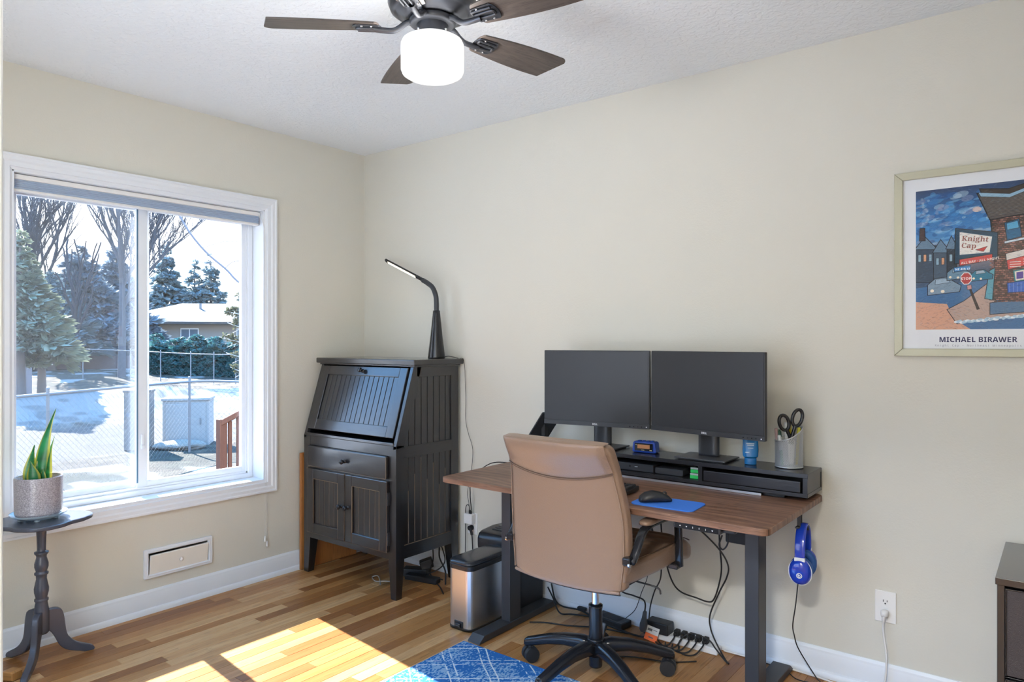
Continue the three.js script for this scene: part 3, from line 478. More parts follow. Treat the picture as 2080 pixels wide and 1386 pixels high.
{ // wire mesh cup with slanted rim
  const cx = 2.592, cz = 0.105, r = 0.0495, c = thing('pen_cup', 'silver wire mesh pen cup with a slanted rim on the shelf', 'pen cup', [cx, HY1, cz]);
  const top = a => 0.124 + 0.027 * Math.cos(a + 0.5) + 0.005 * Math.cos(2 * (a + 0.5));       // rim height round the cup
  const wires = []; const N = 52, dir = [1, -1];
  for (const s of dir) for (let i = 0; i < N; i++) { const pts = []; for (let k = 0; k <= 34; k++) { const y = 0.006 + k * 0.0046, a = i / N * 6.2832 + s * (y - 0.006) / r; if (y > top(a)) break; pts.push([r * Math.cos(a), y, r * Math.sin(a)]); } if (pts.length > 2) wires.push(tube(pts, 0.00105, pts.length, 3)); }
  obj('wire_mesh', wires, M.silver, c);
  const rim = []; for (let k = 0; k <= 48; k++) { const a = k / 48 * 6.2832; rim.push([r * Math.cos(a), top(a), r * Math.sin(a)]); }
  obj('rim', tube(rim, 0.0021, 96, 8), M.silver, c);
  obj('base', lathe([[0, 0.001], [0.0505, 0.001], [0.052, 0.004], [0.0505, 0.0075], [0, 0.006]], 40), M.silver, c);
  const div = obj('divider', place(bx(0.092, 0.1, 0.0012, 0, 0.058, 0, 0), 0, 0, 0, 0, 0.5, 0), mat([0.4, 0.41, 0.42], 0.4, { metalness: 0.9 }), c);
  // what stands in the cup
  const A = [cx, HY1, cz];
  const sc = thing('scissors', 'black-handled scissors standing in the mesh pen cup', 'scissors', [cx + 0.010, HY1 + 0.012, cz + 0.004], 0.6); sc.scale.setScalar(1.42);
  function ringHandle(x, y, rx, ry, tilt) { const p = []; for (let k = 0; k <= 32; k++) { const a = k / 32 * 6.2832; const u = rx * Math.cos(a), v = ry * Math.sin(a); p.push([x + u * Math.cos(tilt) - v * Math.sin(tilt), y + u * Math.sin(tilt) + v * Math.cos(tilt), 0]); } return tube(p, 0.0046, 64, 10); }
  obj('handle', [ringHandle(-0.019, 0.112, 0.0125, 0.0205, 0.22), tube([[-0.012, 0.093, 0], [-0.004, 0.075, 0], [0.003, 0.055, 0.001]], 0.005, 20, 8)], M.blackGloss, sc);
  obj('handle', [ringHandle(0.016, 0.125, 0.0125, 0.0225, -0.25), tube([[0.010, 0.104, 0.002], [0.003, 0.08, 0.002], [-0.003, 0.055, 0.001]], 0.005, 20, 8)], M.blackGloss, sc);
  obj('blade', [bx(0.010, 0.075, 0.0015, 0.003, 0.028, 0.001, 0.0004, 0, 0, -0.06), bx(0.010, 0.075, 0.0015, -0.003, 0.028, -0.001, 0.0004, 0, 0, 0.06)], M.chrome, sc);
  function pen(label, dx, dz, len, lean, turn, c1, c2) {
    const p = thing('pen', label, 'pen', [cx + dx * 1.2, HY1 + 0.009, cz + dz * 1.2], turn, 'pens in the mesh cup'); p.scale.set(1.35, 1.28, 1.35);
    const q = part('barrel_axis', p); q.rotation.z = lean;
    obj('barrel', place(cyl(0.0042, 0.0042, len, 0, len / 2, 0, 0, 0, 14)), c1, q); obj('cap', lathe([[0.0046, len - 0.04], [0.0048, len], [0.004, len + 0.004], [0, len + 0.005]], 14), c2, q);
    obj('clip', bx(0.0012, 0.032, 0.003, 0.006, len - 0.017, 0, 0.0004), c2, q);
  }
  const green = mat([0.02, 0.22, 0.06], 0.35), lime = mat([0.42, 0.55, 0.03], 0.4), yel = mat([0.65, 0.55, 0.03], 0.4), wht = mat([0.75, 0.76, 0.74], 0.35), pink = mat([0.42, 0.30, 0.30], 0.4), dkg = mat([0.01, 0.08, 0.04], 0.35);
  pen('green and white pen at the front of the mesh cup', -0.014, 0.020, 0.085, 0.10, 0.3, green, wht);
  pen('dark green capped pen in the mesh cup', -0.018, 0.006, 0.100, 0.10, 0.1, green, dkg);
  pen('dusty pink pen leaning out at the left rim of the mesh cup', -0.027, 0.010, 0.104, 0.08, 0.2, pink, pink);
  pen('white pen standing between green pens and scissors', -0.008, -0.006, 0.122, 0.02, 0.9, wht, wht);
  pen('yellow-green highlighter behind the scissors', 0.004, -0.016, 0.118, 0.06, 0.1, lime, yel);
  pen('yellow highlighter at the back right of the mesh cup', 0.020, -0.012, 0.108, -0.06, 0.2, yel, yel);
}
{ // things inside the shelf
  const a = obj('docking_box', [span(1.86, 2.065, HY0 + 0.015, HY0 + 0.048, 0.07, 0.19, 0.003)], mat([0.03, 0.032, 0.037], 0.45)); tag(a, 'low dark grey box with a small switch inside the shelf', 'electronics box');
  obj('switch', bx(0.014, 0.004, 0.003, 1.985, HY0 + 0.034, 0.191, 0.001), M.silver, a); obj('port', bx(0.006, 0.005, 0.001, 1.955, HY0 + 0.034, 0.1905, 0), M.blackGloss, a);
  const b = obj('drive_case', place(ext(roundShape(0.125, 0.026, 0.006), 0.09, 0.002), 2.132, HY0 + 0.028, 0.095), mat([0.035, 0.037, 0.042], 0.5)); tag(b, 'rounded dark grey drive case lying inside the shelf beside the hub', 'drive');
  const hub = thing('network_hub', 'black hub with a row of white plugs at the back of the shelf', 'hub', [2.165, HY0 + 0.0145, 0.07]);
  obj('hub_body', bx(0.13, 0.05, 0.035, 0, 0.0255, 0, 0.002), M.blackMatte, hub);
  for (let i = 0; i < 7; i++) obj('plug', [bx(0.0045, 0.008, 0.012, -0.045 + i * 0.0155, 0.042, 0.022, 0.001), bx(0.008, 0.003, 0.01, -0.045 + i * 0.0155, 0.0465, 0.021, 0.001)], M.white, hub);
  const grn = mat([0.03, 0.50, 0.11], 0.4), gry = mat([0.35, 0.42, 0.40], 0.4);
  for (const [k, dx] of [[0, 0], [1, 0.002]]) { const g = thing('battery_pack', k ? 'upper of two green packs stacked inside the shelf' : 'lower of two green packs stacked inside the shelf', 'battery pack', [2.252 + dx, HY0 + 0.0145 + k * 0.0235, 0.165], 0, 'green packs in the shelf'); obj('body', bx(0.040, 0.014, 0.07, 0, 0.0075, 0, 0.002), grn, g); obj('lid', bx(0.040, 0.008, 0.07, 0, 0.0185, 0, 0.002), gry, g); }
}
{ // keyboard, mouse, mouse pad
  const k = thing('computer_keyboard', 'black computer keyboard on the desk half hidden by the chair', 'keyboard', [1.905, DT, 0.50], 0.0);
  obj('case', bx(0.44, 0.018, 0.145, 0, 0.013, 0, 0.004, 0.05), M.black, k);
  const kc = mat([0.026, 0.027, 0.03], 0.5);
  for (let r = 0; r < 6; r++) for (let c = 0; c < 20; c++) obj('key', bx(0.0175, 0.007, 0.0175, -0.203 + c * 0.0213, 0.0245 - (r - 2.5) * 0.0011, -0.054 + r * 0.0215, 0.002, 0.05), kc, k);
  const p = obj('mouse_pad', place(ext(roundShape(0.235, 0.155, 0.028), 0.004, 0.001), 0, 0, 0, Math.PI / 2)); tag(p, 'blue mouse pad with rounded corners on the walnut desk', 'mouse pad');
  p.material = mat([0.035, 0.17, 0.62], 0.85); p.position.set(2.302, DT + 0.0042, 0.545); p.rotation.y = 0.06;
  const ms = thing('computer_mouse', 'black computer mouse on the blue mouse pad', 'mouse', [2.255, DT + 0.0045, 0.553], -0.75);
  const rings = [[-0.058, 0.014, 0.012], [-0.054, 0.022, 0.022], [-0.035, 0.030, 0.034], [-0.008, 0.032, 0.040], [0.022, 0.030, 0.034], [0.046, 0.027, 0.022], [0.057, 0.020, 0.013]];
  obj('shell', loft(rings.map(([z, w, h]) => supRing(w, h / 2, 32, 2.5, (a, b) => [a, Math.max(0.001, b + h / 2), -z]).reverse())), M.black, ms);
  obj('wheel', place(new THREE.TorusGeometry(0.006, 0.003, 8, 18), 0, 0.027, -0.036, 0, Math.PI / 2), M.rubber, ms);
}
{ // headphones hanging from the desk hook
  const h = thing('headphones', 'glossy blue over-ear headphones hanging under the desk end', 'headphones', [2.683, 0.602, 0.243], 0.12); h.scale.setScalar(0.95);
  const blue = mat([0.010, 0.045, 0.42], 0.16, { clearcoat: 0.6, clearcoatRoughness: 0.05 }), pad = mat([0.012, 0.075, 0.27], 0.6), wh = mat([0.72, 0.74, 0.76], 0.3);
  const arc = (r0, y0, y1, flip) => { const p = []; for (let k = 0; k <= 10; k++) { const a = k / 10 * Math.PI / 2; p.push([0, y0 + (y1 - y0) * Math.cos(a), flip * r0 * Math.sin(a)]); } return p; };
  // flat band: swept box from strips across x
  function band(pts, w, t) { const rings = pts.map((p, i) => { const q = pts[Math.min(i + 1, pts.length - 1)], o = pts[Math.max(i - 1, 0)]; const dy = q[1] - o[1], dz = q[2] - o[2], L = Math.hypot(dy, dz) || 1, ny = dz / L, nz = -dy / L; return supRing(w / 2, t / 2, 20, 3, (a, b) => [p[0] + a, p[1] + ny * b, p[2] + nz * b]); }); const g = loft(rings); return g; }
  const full = [...arc(0.074, -0.055, 0.032, -1).reverse(), ...arc(0.074, -0.055, 0.032, 1).slice(1)];
  obj('headband', [band([[0, -0.085, -0.076], ...full, [0, -0.085, 0.076]], 0.036, 0.009)], blue, h);
  obj('headband_pad', band(full.slice(5, 16).map(([x, y, z]) => [x, y - 0.0065, z * 0.94]), 0.03, 0.006), M.blackMatte, h);
  for (const s of [1, -1]) {
    const c = part('ear_cup', h, [0, -0.118, s * 0.072]); c.rotation.x = s * 0.10; 
    obj('slider_band', bx(0.0372, 0.014, 0.0105, 0, 0.036, s * 0.003, 0.002), wh, c);
    obj('shell', place(loft([[-0.018, 0.030, 0.036], [-0.016, 0.038, 0.046], [-0.004, 0.040, 0.050], [0.008, 0.036, 0.045], [0.015, 0.027, 0.034], [0.018, 0.014, 0.018]].map(([z, a, b]) => supRing(a, b, 40, 2.2, (x, y) => [x, y, s * z]))), 0, -0.012, 0), blue, c);
    obj('trim_ring', place(new THREE.TorusGeometry(0.044, 0.0018, 8, 40), 0, -0.012, -s * 0.002, 0, 0, 0).applyMatrix4(new THREE.Matrix4().makeScale(0.92, 1.12, 1)), wh, c);
    obj('cushion', place(new THREE.TorusGeometry(0.031, 0.0135, 14, 36), 0, -0.012, -s * 0.026).applyMatrix4(new THREE.Matrix4().makeScale(0.95, 1.15, 1)), pad, c);
    obj('liner', place(cyl(0.028, 0.028, 0.004, 0, 0, 0, Math.PI / 2), 0, -0.012, -s * 0.018), mat([0.01, 0.03, 0.09], 0.9), c);
    obj('emblem', [place(new THREE.TorusGeometry(0.009, 0.0016, 8, 28), 0, -0.020, s * 0.0195), place(new THREE.TorusGeometry(0.0038, 0.0013, 8, 20), 0, -0.0215, s * 0.0195), bx(0.0026, 0.010, 0.002, -0.0038, -0.0175, s * 0.0195, 0)], wh, c);
  }
  const k = obj('headphone_cable', tube([[2.684, 0.438, 0.309], [2.676, 0.36, 0.308], [2.655, 0.27, 0.27], [2.628, 0.19, 0.16], [2.625, 0.13, 0.11], [2.650, 0.07, 0.085], [2.685, 0.015, 0.075], [2.700, 0.004, 0.078], [2.68, 0.0035, 0.10], [2.62, 0.0035, 0.105], [2.575, 0.004, 0.065], [2.54, 0.004, 0.05], [2.46, 0.004, 0.042]], 0.0022, 140, 6), M.rubber); tag(k, 'thin black cable hanging from the blue headphones to the floor', 'cable');
}
// ---------------------------------------------------------------- office chair
{
  const CH = [2.012, 0.0029, 0.565], c = thing('office_chair', 'brown leather swivel office chair with black five-star base', 'chair', CH, 0);
  const gloss = mat([0.014, 0.015, 0.018], 0.2);
  // base: five arms, hub, gas lift
  const A0 = Math.atan2(0.9, -0.4345);      // first arm points to the desk wall
  for (let k = 0; k < 5; k++) {
    const a = Math.atan2(-0.9, -0.4345) + k * 1.25664, arm = part('base_arm', c); arm.rotation.y = -a;
    const rings = [[0.022, 0.118, 0.027, 0.030], [0.06, 0.126, 0.026, 0.027], [0.13, 0.122, 0.024, 0.023], [0.20, 0.107, 0.0215, 0.0205], [0.26, 0.088, 0.020, 0.019], [0.298, 0.077, 0.019, 0.0175], [0.306, 0.075, 0.016, 0.014]].map(([x, y, w, h]) => supRing(w, h, 24, 2.7, (p, q) => [x, y + q, p]));
    obj('arm', loft(rings), gloss, arm);
    const w = part('caster', arm, [0.284, 0, 0]); w.rotation.y = [0.9, 0.35, 0.7, 0.5, 1.05][k] + a;
    obj('wheel', [place(cyl(0.0295, 0.0295, 0.019, 0, 0.0298, 0.0145, Math.PI / 2, 0, 30)), place(cyl(0.0295, 0.0295, 0.019, 0, 0.0298, -0.0145, Math.PI / 2, 0, 30))], M.rubber, w);
    obj('hood', [place(new THREE.CylinderGeometry(0.031, 0.031, 0.0085, 24, 1, false, 0, Math.PI), 0, 0.0298, 0, Math.PI / 2, 0, 0), cyl(0.010, 0.010, 0.022, 0, 0.060, 0, 0, 0, 16)], M.black, w);
  }
  obj('hub', lathe([[0, 0.088], [0.030, 0.088], [0.033, 0.096], [0.033, 0.15], [0.030, 0.156], [0.0, 0.156]], 32), gloss, c);
  obj('lift_housing', [lathe([[0, 0.045], [0.024, 0.045], [0.0255, 0.05], [0.0255, 0.265], [0.027, 0.272], [0.027, 0.28], [0.016, 0.284], [0, 0.284]], 32)], gloss, c);
  obj('gas_piston', cyl(0.0145, 0.0145, 0.13, 0, 0.335, 0), M.chrome, c);
  obj('tilt_mechanism', [lathe([[0.016, 0.352], [0.020, 0.356], [0.024, 0.39], [0.0, 0.40]], 24), loft([[0.375, 0.03, 0.035], [0.395, 0.07, 0.06], [0.413, 0.105, 0.10], [0.422, 0.11, 0.115]].map(([y, a, b]) => supRing(a, b, 28, 4, (x, z) => [x, y, z + 0.01]).reverse())), place(cyl(0.027, 0.027, 0.05, 0.0, 0, 0, 0, Math.PI / 2, 24), 0.045, 0.360, -0.05), cyl(0.010, 0.010, 0.04, 0.02, 0.385, -0.04)], M.black, c);
  obj('lever', [tube([[0.07, 0.395, -0.03], [0.16, 0.385, -0.05], [0.225, 0.372, -0.07], [0.235, 0.35, -0.073]], 0.0035, 30, 8)], M.black, c);
  // seat cushion: ribs across the top
  const seatY = z => 0.475 + 0.012 * smooth(-0.1, 0.2, z) - 0.03 * smooth(-0.26, -0.365, z) , rib = z => 0.0045 * Math.abs(Math.sin((z + 0.3) * Math.PI / 0.052));
  const sr = []; for (let i = 0; i <= 96; i++) { const z = lerp(-0.365, 0.205, i / 96), e = Math.sqrt(clamp(1 - ((Math.abs(i / 96 - 0.5) * 2) ** 12))), hw = 0.243 * (0.965 + 0.035 * e) - 0.012 * smooth(-0.28, -0.365, z), th = 0.050 * (0.5 + 0.5 * e); sr.push(supRing(hw, th, 56, 5, (x, y) => { const up = y > 0 && Math.abs(x) < 0.20 ? rib(z) * (1 - smooth(0.17, 0.2, Math.abs(x))) : 0; return [x, seatY(z) + y + up - 0.010 * (1 - (x / 0.25) ** 2) * (y > 0 ? 1 : 0.2), z]; }).reverse()); }
  const seat = obj('seat_cushion', loft(sr.reverse()), M.leather, c);
  const sp = []; for (let i = 0; i <= 40; i++) { const z = lerp(-0.33, 0.2, i / 40); sp.push([0.232, seatY(z) + 0.041, z]); }
  obj('seam', [tube(sp, 0.0022, 60, 6), tube(sp.map(([x, y, z]) => [-x, y, z]), 0.0022, 60, 6)], M.stitch, seat);
  obj('seat_pan', loft([[-0.25, 0.20], [0.16, 0.215]].map(([z, w]) => supRing(w, 0.012, 24, 4, (x, y) => [x, seatY(z) - 0.05 + y, z]))), M.blackMatte, c);
  // back: a shell that narrows to the top and curls back at the head
  const N = 72, yA = -0.015, yB = 0.50;                   // along the back, from the seat up
  const halfW = t => lerp(0.236, 0.249, smooth(0, 0.28, t)) - 0.030 * smooth(0.4, 1.0, t);
  const zc = t => 0.208 + 0.040 * Math.sin(Math.PI * clamp(t * 1.02)) * -0.55 + 0.060 * t + 0.018 * smooth(0.8, 1, t);
  const thick = t => 0.034 + 0.010 * smooth(0.78, 0.93, t);
  const ring = (t, s = 1, sh = 0) => supRing(halfW(t) * s, thick(t) * s, 72, 4.2, (x, z) => [x, 0.445 + lerp(yA, yB, t) + sh - 0.012 * (1 - (x / 0.25) ** 2) * (1 - t), zc(t) + z - 0.030 * (x / 0.25) ** 2]);
  const br = []; for (const [t, s] of [[0, 0.80], [0.003, 0.90], [0.01, 0.96], [0.022, 0.99]]) br.push(ring(t, s)); for (let i = 2; i <= N - 4; i++) br.push(ring(i / N)); for (const [t, s] of [[0.965, 0.985], [0.98, 0.95], [0.991, 0.88], [0.998, 0.75], [1.0, 0.55]]) br.push(ring(t, s));
  const back = obj('backrest', loft(br), M.leather, c);
  // curled head roll over the top of the back panel, with the swagged seam under it
  const swag = x => 0.845 - 0.075 * (1 - (x / 0.21) ** 2) ** 1.2;
  const hr = []; const NX = 48;
  const seamPts = [], roll = [];
  for (let i = 0; i <= NX; i++) { const x = lerp(-1, 1, i / NX), row = []; const hw = 0.213; const X = x * hw; const t0 = lerp(0.80, 0.735, 1 - x * x);
    for (let k = 0; k < 20; k++) { const u = k / 19, t = lerp(t0, 1.0, u), bul = 0.013 * Math.sin(Math.PI * clamp(u * 1.05)) ** 0.6 * (1 - Math.abs(x) ** 10); row.push([X * (halfW(t) / 0.2195), 0.445 + lerp(yA, yB, t) + 0.004 * u * (1 - Math.abs(x) ** 8), zc(t) + thick(t) * (u > 0.93 ? Math.sqrt(clamp(1 - ((u - 0.93) / 0.07) ** 2)) : 1) * (1 - 0.5 * Math.max(0, Math.abs(x) - 0.9) * 10 * 0.35) + bul + 0.0008 - 0.030 * (X / 0.25) ** 2]); }
    roll.push(row); seamPts.push([row[0][0], row[0][1], row[0][2] + 0.0012]); }
  { const pos = [], idx = [], n = 20; for (const r of roll) for (const p of r) pos.push(...p); for (let i = 0; i < NX; i++) for (let j = 0; j < n - 1; j++) { const a = i * n + j, b = a + 1, d = a + n, e = d + 1; idx.push(a, d, e, a, e, b); } const g = new THREE.BufferGeometry(); g.setAttribute('position', new THREE.Float32BufferAttribute(pos, 3)); g.setIndex(idx); g.computeVertexNormals(); obj('head_roll', g, M.leather, back); }
  obj('seam', [tube(seamPts, 0.0022, 90, 6), tube(seamPts.map(([x, y, z]) => [x, y - 0.006, z + 0.0002]), 0.0009, 90, 5)], M.stitch, back);
  for (const s of [-1, 1]) { const p = []; for (let i = 0; i <= 40; i++) { const t = lerp(0.02, 0.985, i / 40), x = halfW(t) * 0.955; p.push([s * x, 0.445 + lerp(yA, yB, t) - 0.012 * (1 - (x / 0.25) ** 2) * (1 - t), zc(t) + thick(t) * 0.80 - 0.030 * (x / 0.25) ** 2]); } obj('side_piping', tube(p, 0.0024, 90, 6), M.leather, back); }
  { const p = []; for (let i = 0; i <= 30; i++) { const x = lerp(-0.222, 0.222, i / 30); p.push([x, 0.433 - 0.008 * (1 - (x / 0.25) ** 2) - 0.002, zc(0) + 0.026 - 0.030 * (x / 0.25) ** 2]); } obj('bottom_piping', tube(p, 0.006, 70, 8), M.leather, back); 
    obj('lining_edge', tube(p.map(([x, y, z]) => [x, y - 0.008, z - 0.006]), 0.003, 70, 6), M.blackMatte, back); }
  // looped armrests
  for (const s of [-1, 1]) {
    const a = part('armrest', c), X = s * 0.262;
    const strip = (pts, w, t) => loft(pts.map((p, i) => { const q = pts[Math.min(i + 1, pts.length - 1)], o = pts[Math.max(i - 1, 0)], dy = q[1] - o[1], dz = q[0] - o[0], L = Math.hypot(dy, dz), ny = dz / L, nz = -dy / L; return supRing(w / 2, t / 2, 20, 3.2, (x, b) => [X + x, p[1] + ny * b, p[0] + nz * b]); }));
    obj('arm_frame', [strip([[0.205, 0.540], [0.190, 0.545], [0.165, 0.572], [0.14, 0.608], [0.11, 0.632], [0.06, 0.640], [-0.02, 0.640], [-0.10, 0.636], [-0.145, 0.625], [-0.163, 0.60], [-0.168, 0.55], [-0.172, 0.48], [-0.175, 0.435]], 0.030, 0.018), bx(0.030, 0.028, 0.04, X - s * 0.012, 0.543, 0.200, 0.006), bx(0.04, 0.02, 0.05, X - s * 0.015, 0.436, -0.172, 0.005)], gloss, a);
    obj('arm_pad', place(loft([[-0.135, 0.4], [-0.13, 0.75], [-0.11, 1], [0.09, 1], [0.115, 0.75], [0.12, 0.4]].map(([z, k]) => supRing(0.024 * k, 0.011 * k, 24, 3, (x, y) => [X + x, 0.654 + y, z - 0.0]))), 0, 0, 0), M.leather, a);
    obj('arm_bolt', place(cyl(0.008, 0.008, 0.006, 0, 0, 0, 0, Math.PI / 2, 16), X + s * 0.0, 0.534, 0.215), M.chrome, a);
  }
}
// ---------------------------------------------------------------- step bin, shredder
{
  const t = thing('step_bin', 'slim brushed steel step bin with black lid beside the desk leg', 'trash can', [1.297, 0, 0.405], 0.0);
  const steel = mat([0.62, 0.65, 0.69], 0.4, { metalness: 1, bumpMap: rep(T.brush, 6, 2), bumpScale: 0.00012, anisotropy: 0.5 });
  const rr = (hw, hd, r, y) => { const out = []; const n = 10; const C = [[hw - r, hd - r, 0], [-hw + r, hd - r, Math.PI / 2], [-hw + r, -hd + r, Math.PI], [hw - r, -hd + r, Math.PI * 1.5]]; for (const [cx, cz, a0] of C) for (let i = 0; i <= n; i++) { const a = a0 + i / n * Math.PI / 2; out.push([cx + r * Math.cos(a), y, cz + r * Math.sin(a)]); } return out.reverse(); };
  obj('body', toCreasedNormals(mergeVertices(loft([rr(0.069, 0.15, 0.032, 0.014), rr(0.069, 0.15, 0.032, 0.272)])), 0.6), steel, t);
  obj('base_ring', loft([rr(0.070, 0.151, 0.033, 0.002), rr(0.071, 0.152, 0.033, 0.012), rr(0.069, 0.15, 0.033, 0.015)]), M.black, t);
  obj('rim', toCreasedNormals(loft([rr(0.071, 0.152, 0.034, 0.270), rr(0.072, 0.153, 0.034, 0.290), rr(0.069, 0.150, 0.034, 0.293)]), 0.6), M.black, t);
  obj('lid', loft([rr(0.070, 0.151, 0.034, 0.2925), rr(0.0715, 0.1525, 0.034, 0.297), rr(0.0715, 0.1525, 0.034, 0.302), rr(0.066, 0.147, 0.034, 0.309), rr(0.055, 0.135, 0.034, 0.3125), rr(0.02, 0.08, 0.015, 0.3135)]), mat([0.03, 0.033, 0.038], 0.16), t);
  const ped = obj('pedal', [bx(0.052, 0.032, 0.006, 0.0, 0.026, 0.150, 0.004), bx(0.03, 0.018, 0.014, 0.0, 0.024, 0.155, 0.004)], M.black, t);
  obj('pedal_mark', [bx(0.0015, 0.007, 0.001, -0.004, 0.030, 0.1625, 0), bx(0.0015, 0.007, 0.001, 0.004, 0.030, 0.1625, 0), bx(0.02, 0.001, 0.001, 0, 0.0245, 0.1625, 0)], mat([0.12, 0.13, 0.14], 0.4), ped);
}
{
  const s = thing('paper_shredder', 'black plastic shredder with slotted rounded top behind the steel bin', 'shredder', [1.262, 0, 0.135]);
  obj('bin', bx(0.26, 0.26, 0.19, 0, 0.135, 0, 0.008), M.black, s);
  obj('head', loft([[-0.135, 0.85], [-0.132, 0.95], [-0.12, 1], [0.12, 1], [0.132, 0.95], [0.135, 0.85]].map(([x, k]) => { const pts = [[-0.098, 0.255], [0.098, 0.255], [0.104, 0.275], [0.104, 0.315], [0.094, 0.338], [0.07, 0.348], [-0.02, 0.356], [-0.09, 0.352], [-0.098, 0.335]]; return pts.map(([z, y]) => [x, 0.30 + (y - 0.30) * k, z * k]); })), mat([0.02, 0.022, 0.026], 0.25), s);
  for (let i = 0; i < 5; i++) obj('slot_rib', bx(0.22, 0.006, 0.010, 0.02, 0.3555 - i * 0.0005, -0.07 + i * 0.026, 0.002), mat([0.05, 0.05, 0.05], 0.5), s);
}
// ---------------------------------------------------------------- rug
{
  const rx = 1.52, rz = 0.92, rt = 0.0028;
  const lines = (u, v) => { // broken double diamond trellis of thin white lines, u,v in metres
    const P = 0.235, Q = 0.19; let k = 0; const wob = (n16(u * 9, v * 9) - 0.5) * 0.012;
    for (const o of [0, 0.05]) { const a = Math.abs((((u + o + wob) / P + (v) / Q) % 1 + 1) % 1 - 0.5), b = Math.abs((((u + o + wob) / P - (v) / Q) % 1 + 1) % 1 - 0.5); if (a < 0.019 || b < 0.019) k = 1; }
    return k * smooth(0.30, 0.42, n64(u * 40, v * 40) * 0.6 + n128(u * 150, v * 150) * 0.4); };
  const map = dataTex(1024, 640, (u, v) => { const x = u * rx, z = v * rz; const sp = smooth(0.52, 0.62, n128(x * 240, z * 120) * 0.65 + n32(x * 16, z * 16) * 0.35); const L = clamp(lines(x, z) + sp * 0.62); const blue = [0.09, 0.41, 0.70], wht = [0.84, 0.88, 0.90]; return [0, 1, 2].map(i => lerp(blue[i], wht[i], L)); }, true);
  const g = bx(rx, rt, rz, 0, rt / 2, 0, 0.001); const p = g.attributes.position; const uv = new Float32Array(p.count * 2); for (let i = 0; i < p.count; i++) { uv[2 * i] = p.getX(i) / rx + 0.5; uv[2 * i + 1] = p.getZ(i) / rz + 0.5; } g.setAttribute('uv', new THREE.BufferAttribute(uv, 2));
  const r = obj('area_rug', g, mat([1, 1, 1], 0.95, { map, bumpMap: rep(T.fine, 14, 9), bumpScale: 0.002 }), scene, { keepUV: true }); r.position.set(1.392 + rx / 2, 0, 0.628 + rz / 2); tag(r, 'blue flat-woven rug with worn white diamond lines on the oak floor', 'rug');
}
// ---------------------------------------------------------------- outlets, plugs, strips and cables
function outlet(label, x, y) {
  const o = thing('wall_outlet', label, 'outlet', [x, y, 0]);
  obj('cover_plate', place(ext(roundShape(0.070, 0.114, 0.003), 0.006, 0.002), 0, 0, 0), M.white, o);
  for (const s of [1, -1]) { const f = obj('receptacle', place(ext(new THREE.Shape().absellipse(0, 0, 0.0172, 0.0145, 0, 6.2832), 0.003, 0.0006), 0, s * 0.0195, 0.0055), mat([0.78, 0.78, 0.77], 0.35), o); obj('slot', [bx(0.0022, 0.008, 0.0008, -0.0063, s * 0.0195 + 0.003, 0.0087, 0), bx(0.0022, 0.0065, 0.0008, 0.0063, s * 0.0195 + 0.003, 0.0087, 0), place(new THREE.CylinderGeometry(0.0026, 0.0026, 0.0008, 12), 0, s * 0.0195 - 0.0065, 0.0087, Math.PI / 2)], M.blackMatte, f); }
  obj('plate_screw', place(cyl(0.0028, 0.0028, 0.001, 0, 0, 0, Math.PI / 2, 0, 12), 0, 0, 0.0063), M.white, o);
  return o;
}
outlet('white wall outlet under the framed poster with a white plug', 2.906, 0.315);
outlet('white wall outlet beside the black secretary with an adapter', 0.895, 0.300);
{
  const c = thing('white_power_cord', 'white power cord plugged into the right wall outlet', 'power cord', [0, 0, 0]);
  obj('plug', [place(loft([[0, 0.012], [0.012, 0.0135], [0.022, 0.011], [0.028, 0.006]].map(([z, r]) => supRing(r, r, 20, 3, (x, y) => [2.906 + x, 0.295 + y - 0.0003 * z * 400 * z, 0.010 + z])))), tube([[2.906, 0.290, 0.032], [2.905, 0.278, 0.034], [2.904, 0.268, 0.030]], 0.0055, 16, 8)], M.whiteCord, c);
  obj('cord', tube([[2.904, 0.275, 0.032], [2.903, 0.245, 0.030], [2.908, 0.20, 0.034], [2.915, 0.15, 0.036], [2.914, 0.09, 0.040], [2.908, 0.03, 0.046], [2.90, 0.006, 0.055], [2.85, 0.0045, 0.065], [2.76, 0.0045, 0.058], [2.70, 0.0045, 0.044], [2.58, 0.0045, 0.036], [2.42, 0.0045, 0.035], [2.31, 0.0045, 0.038]], 0.0036, 160, 8), M.whiteCord, c);
}
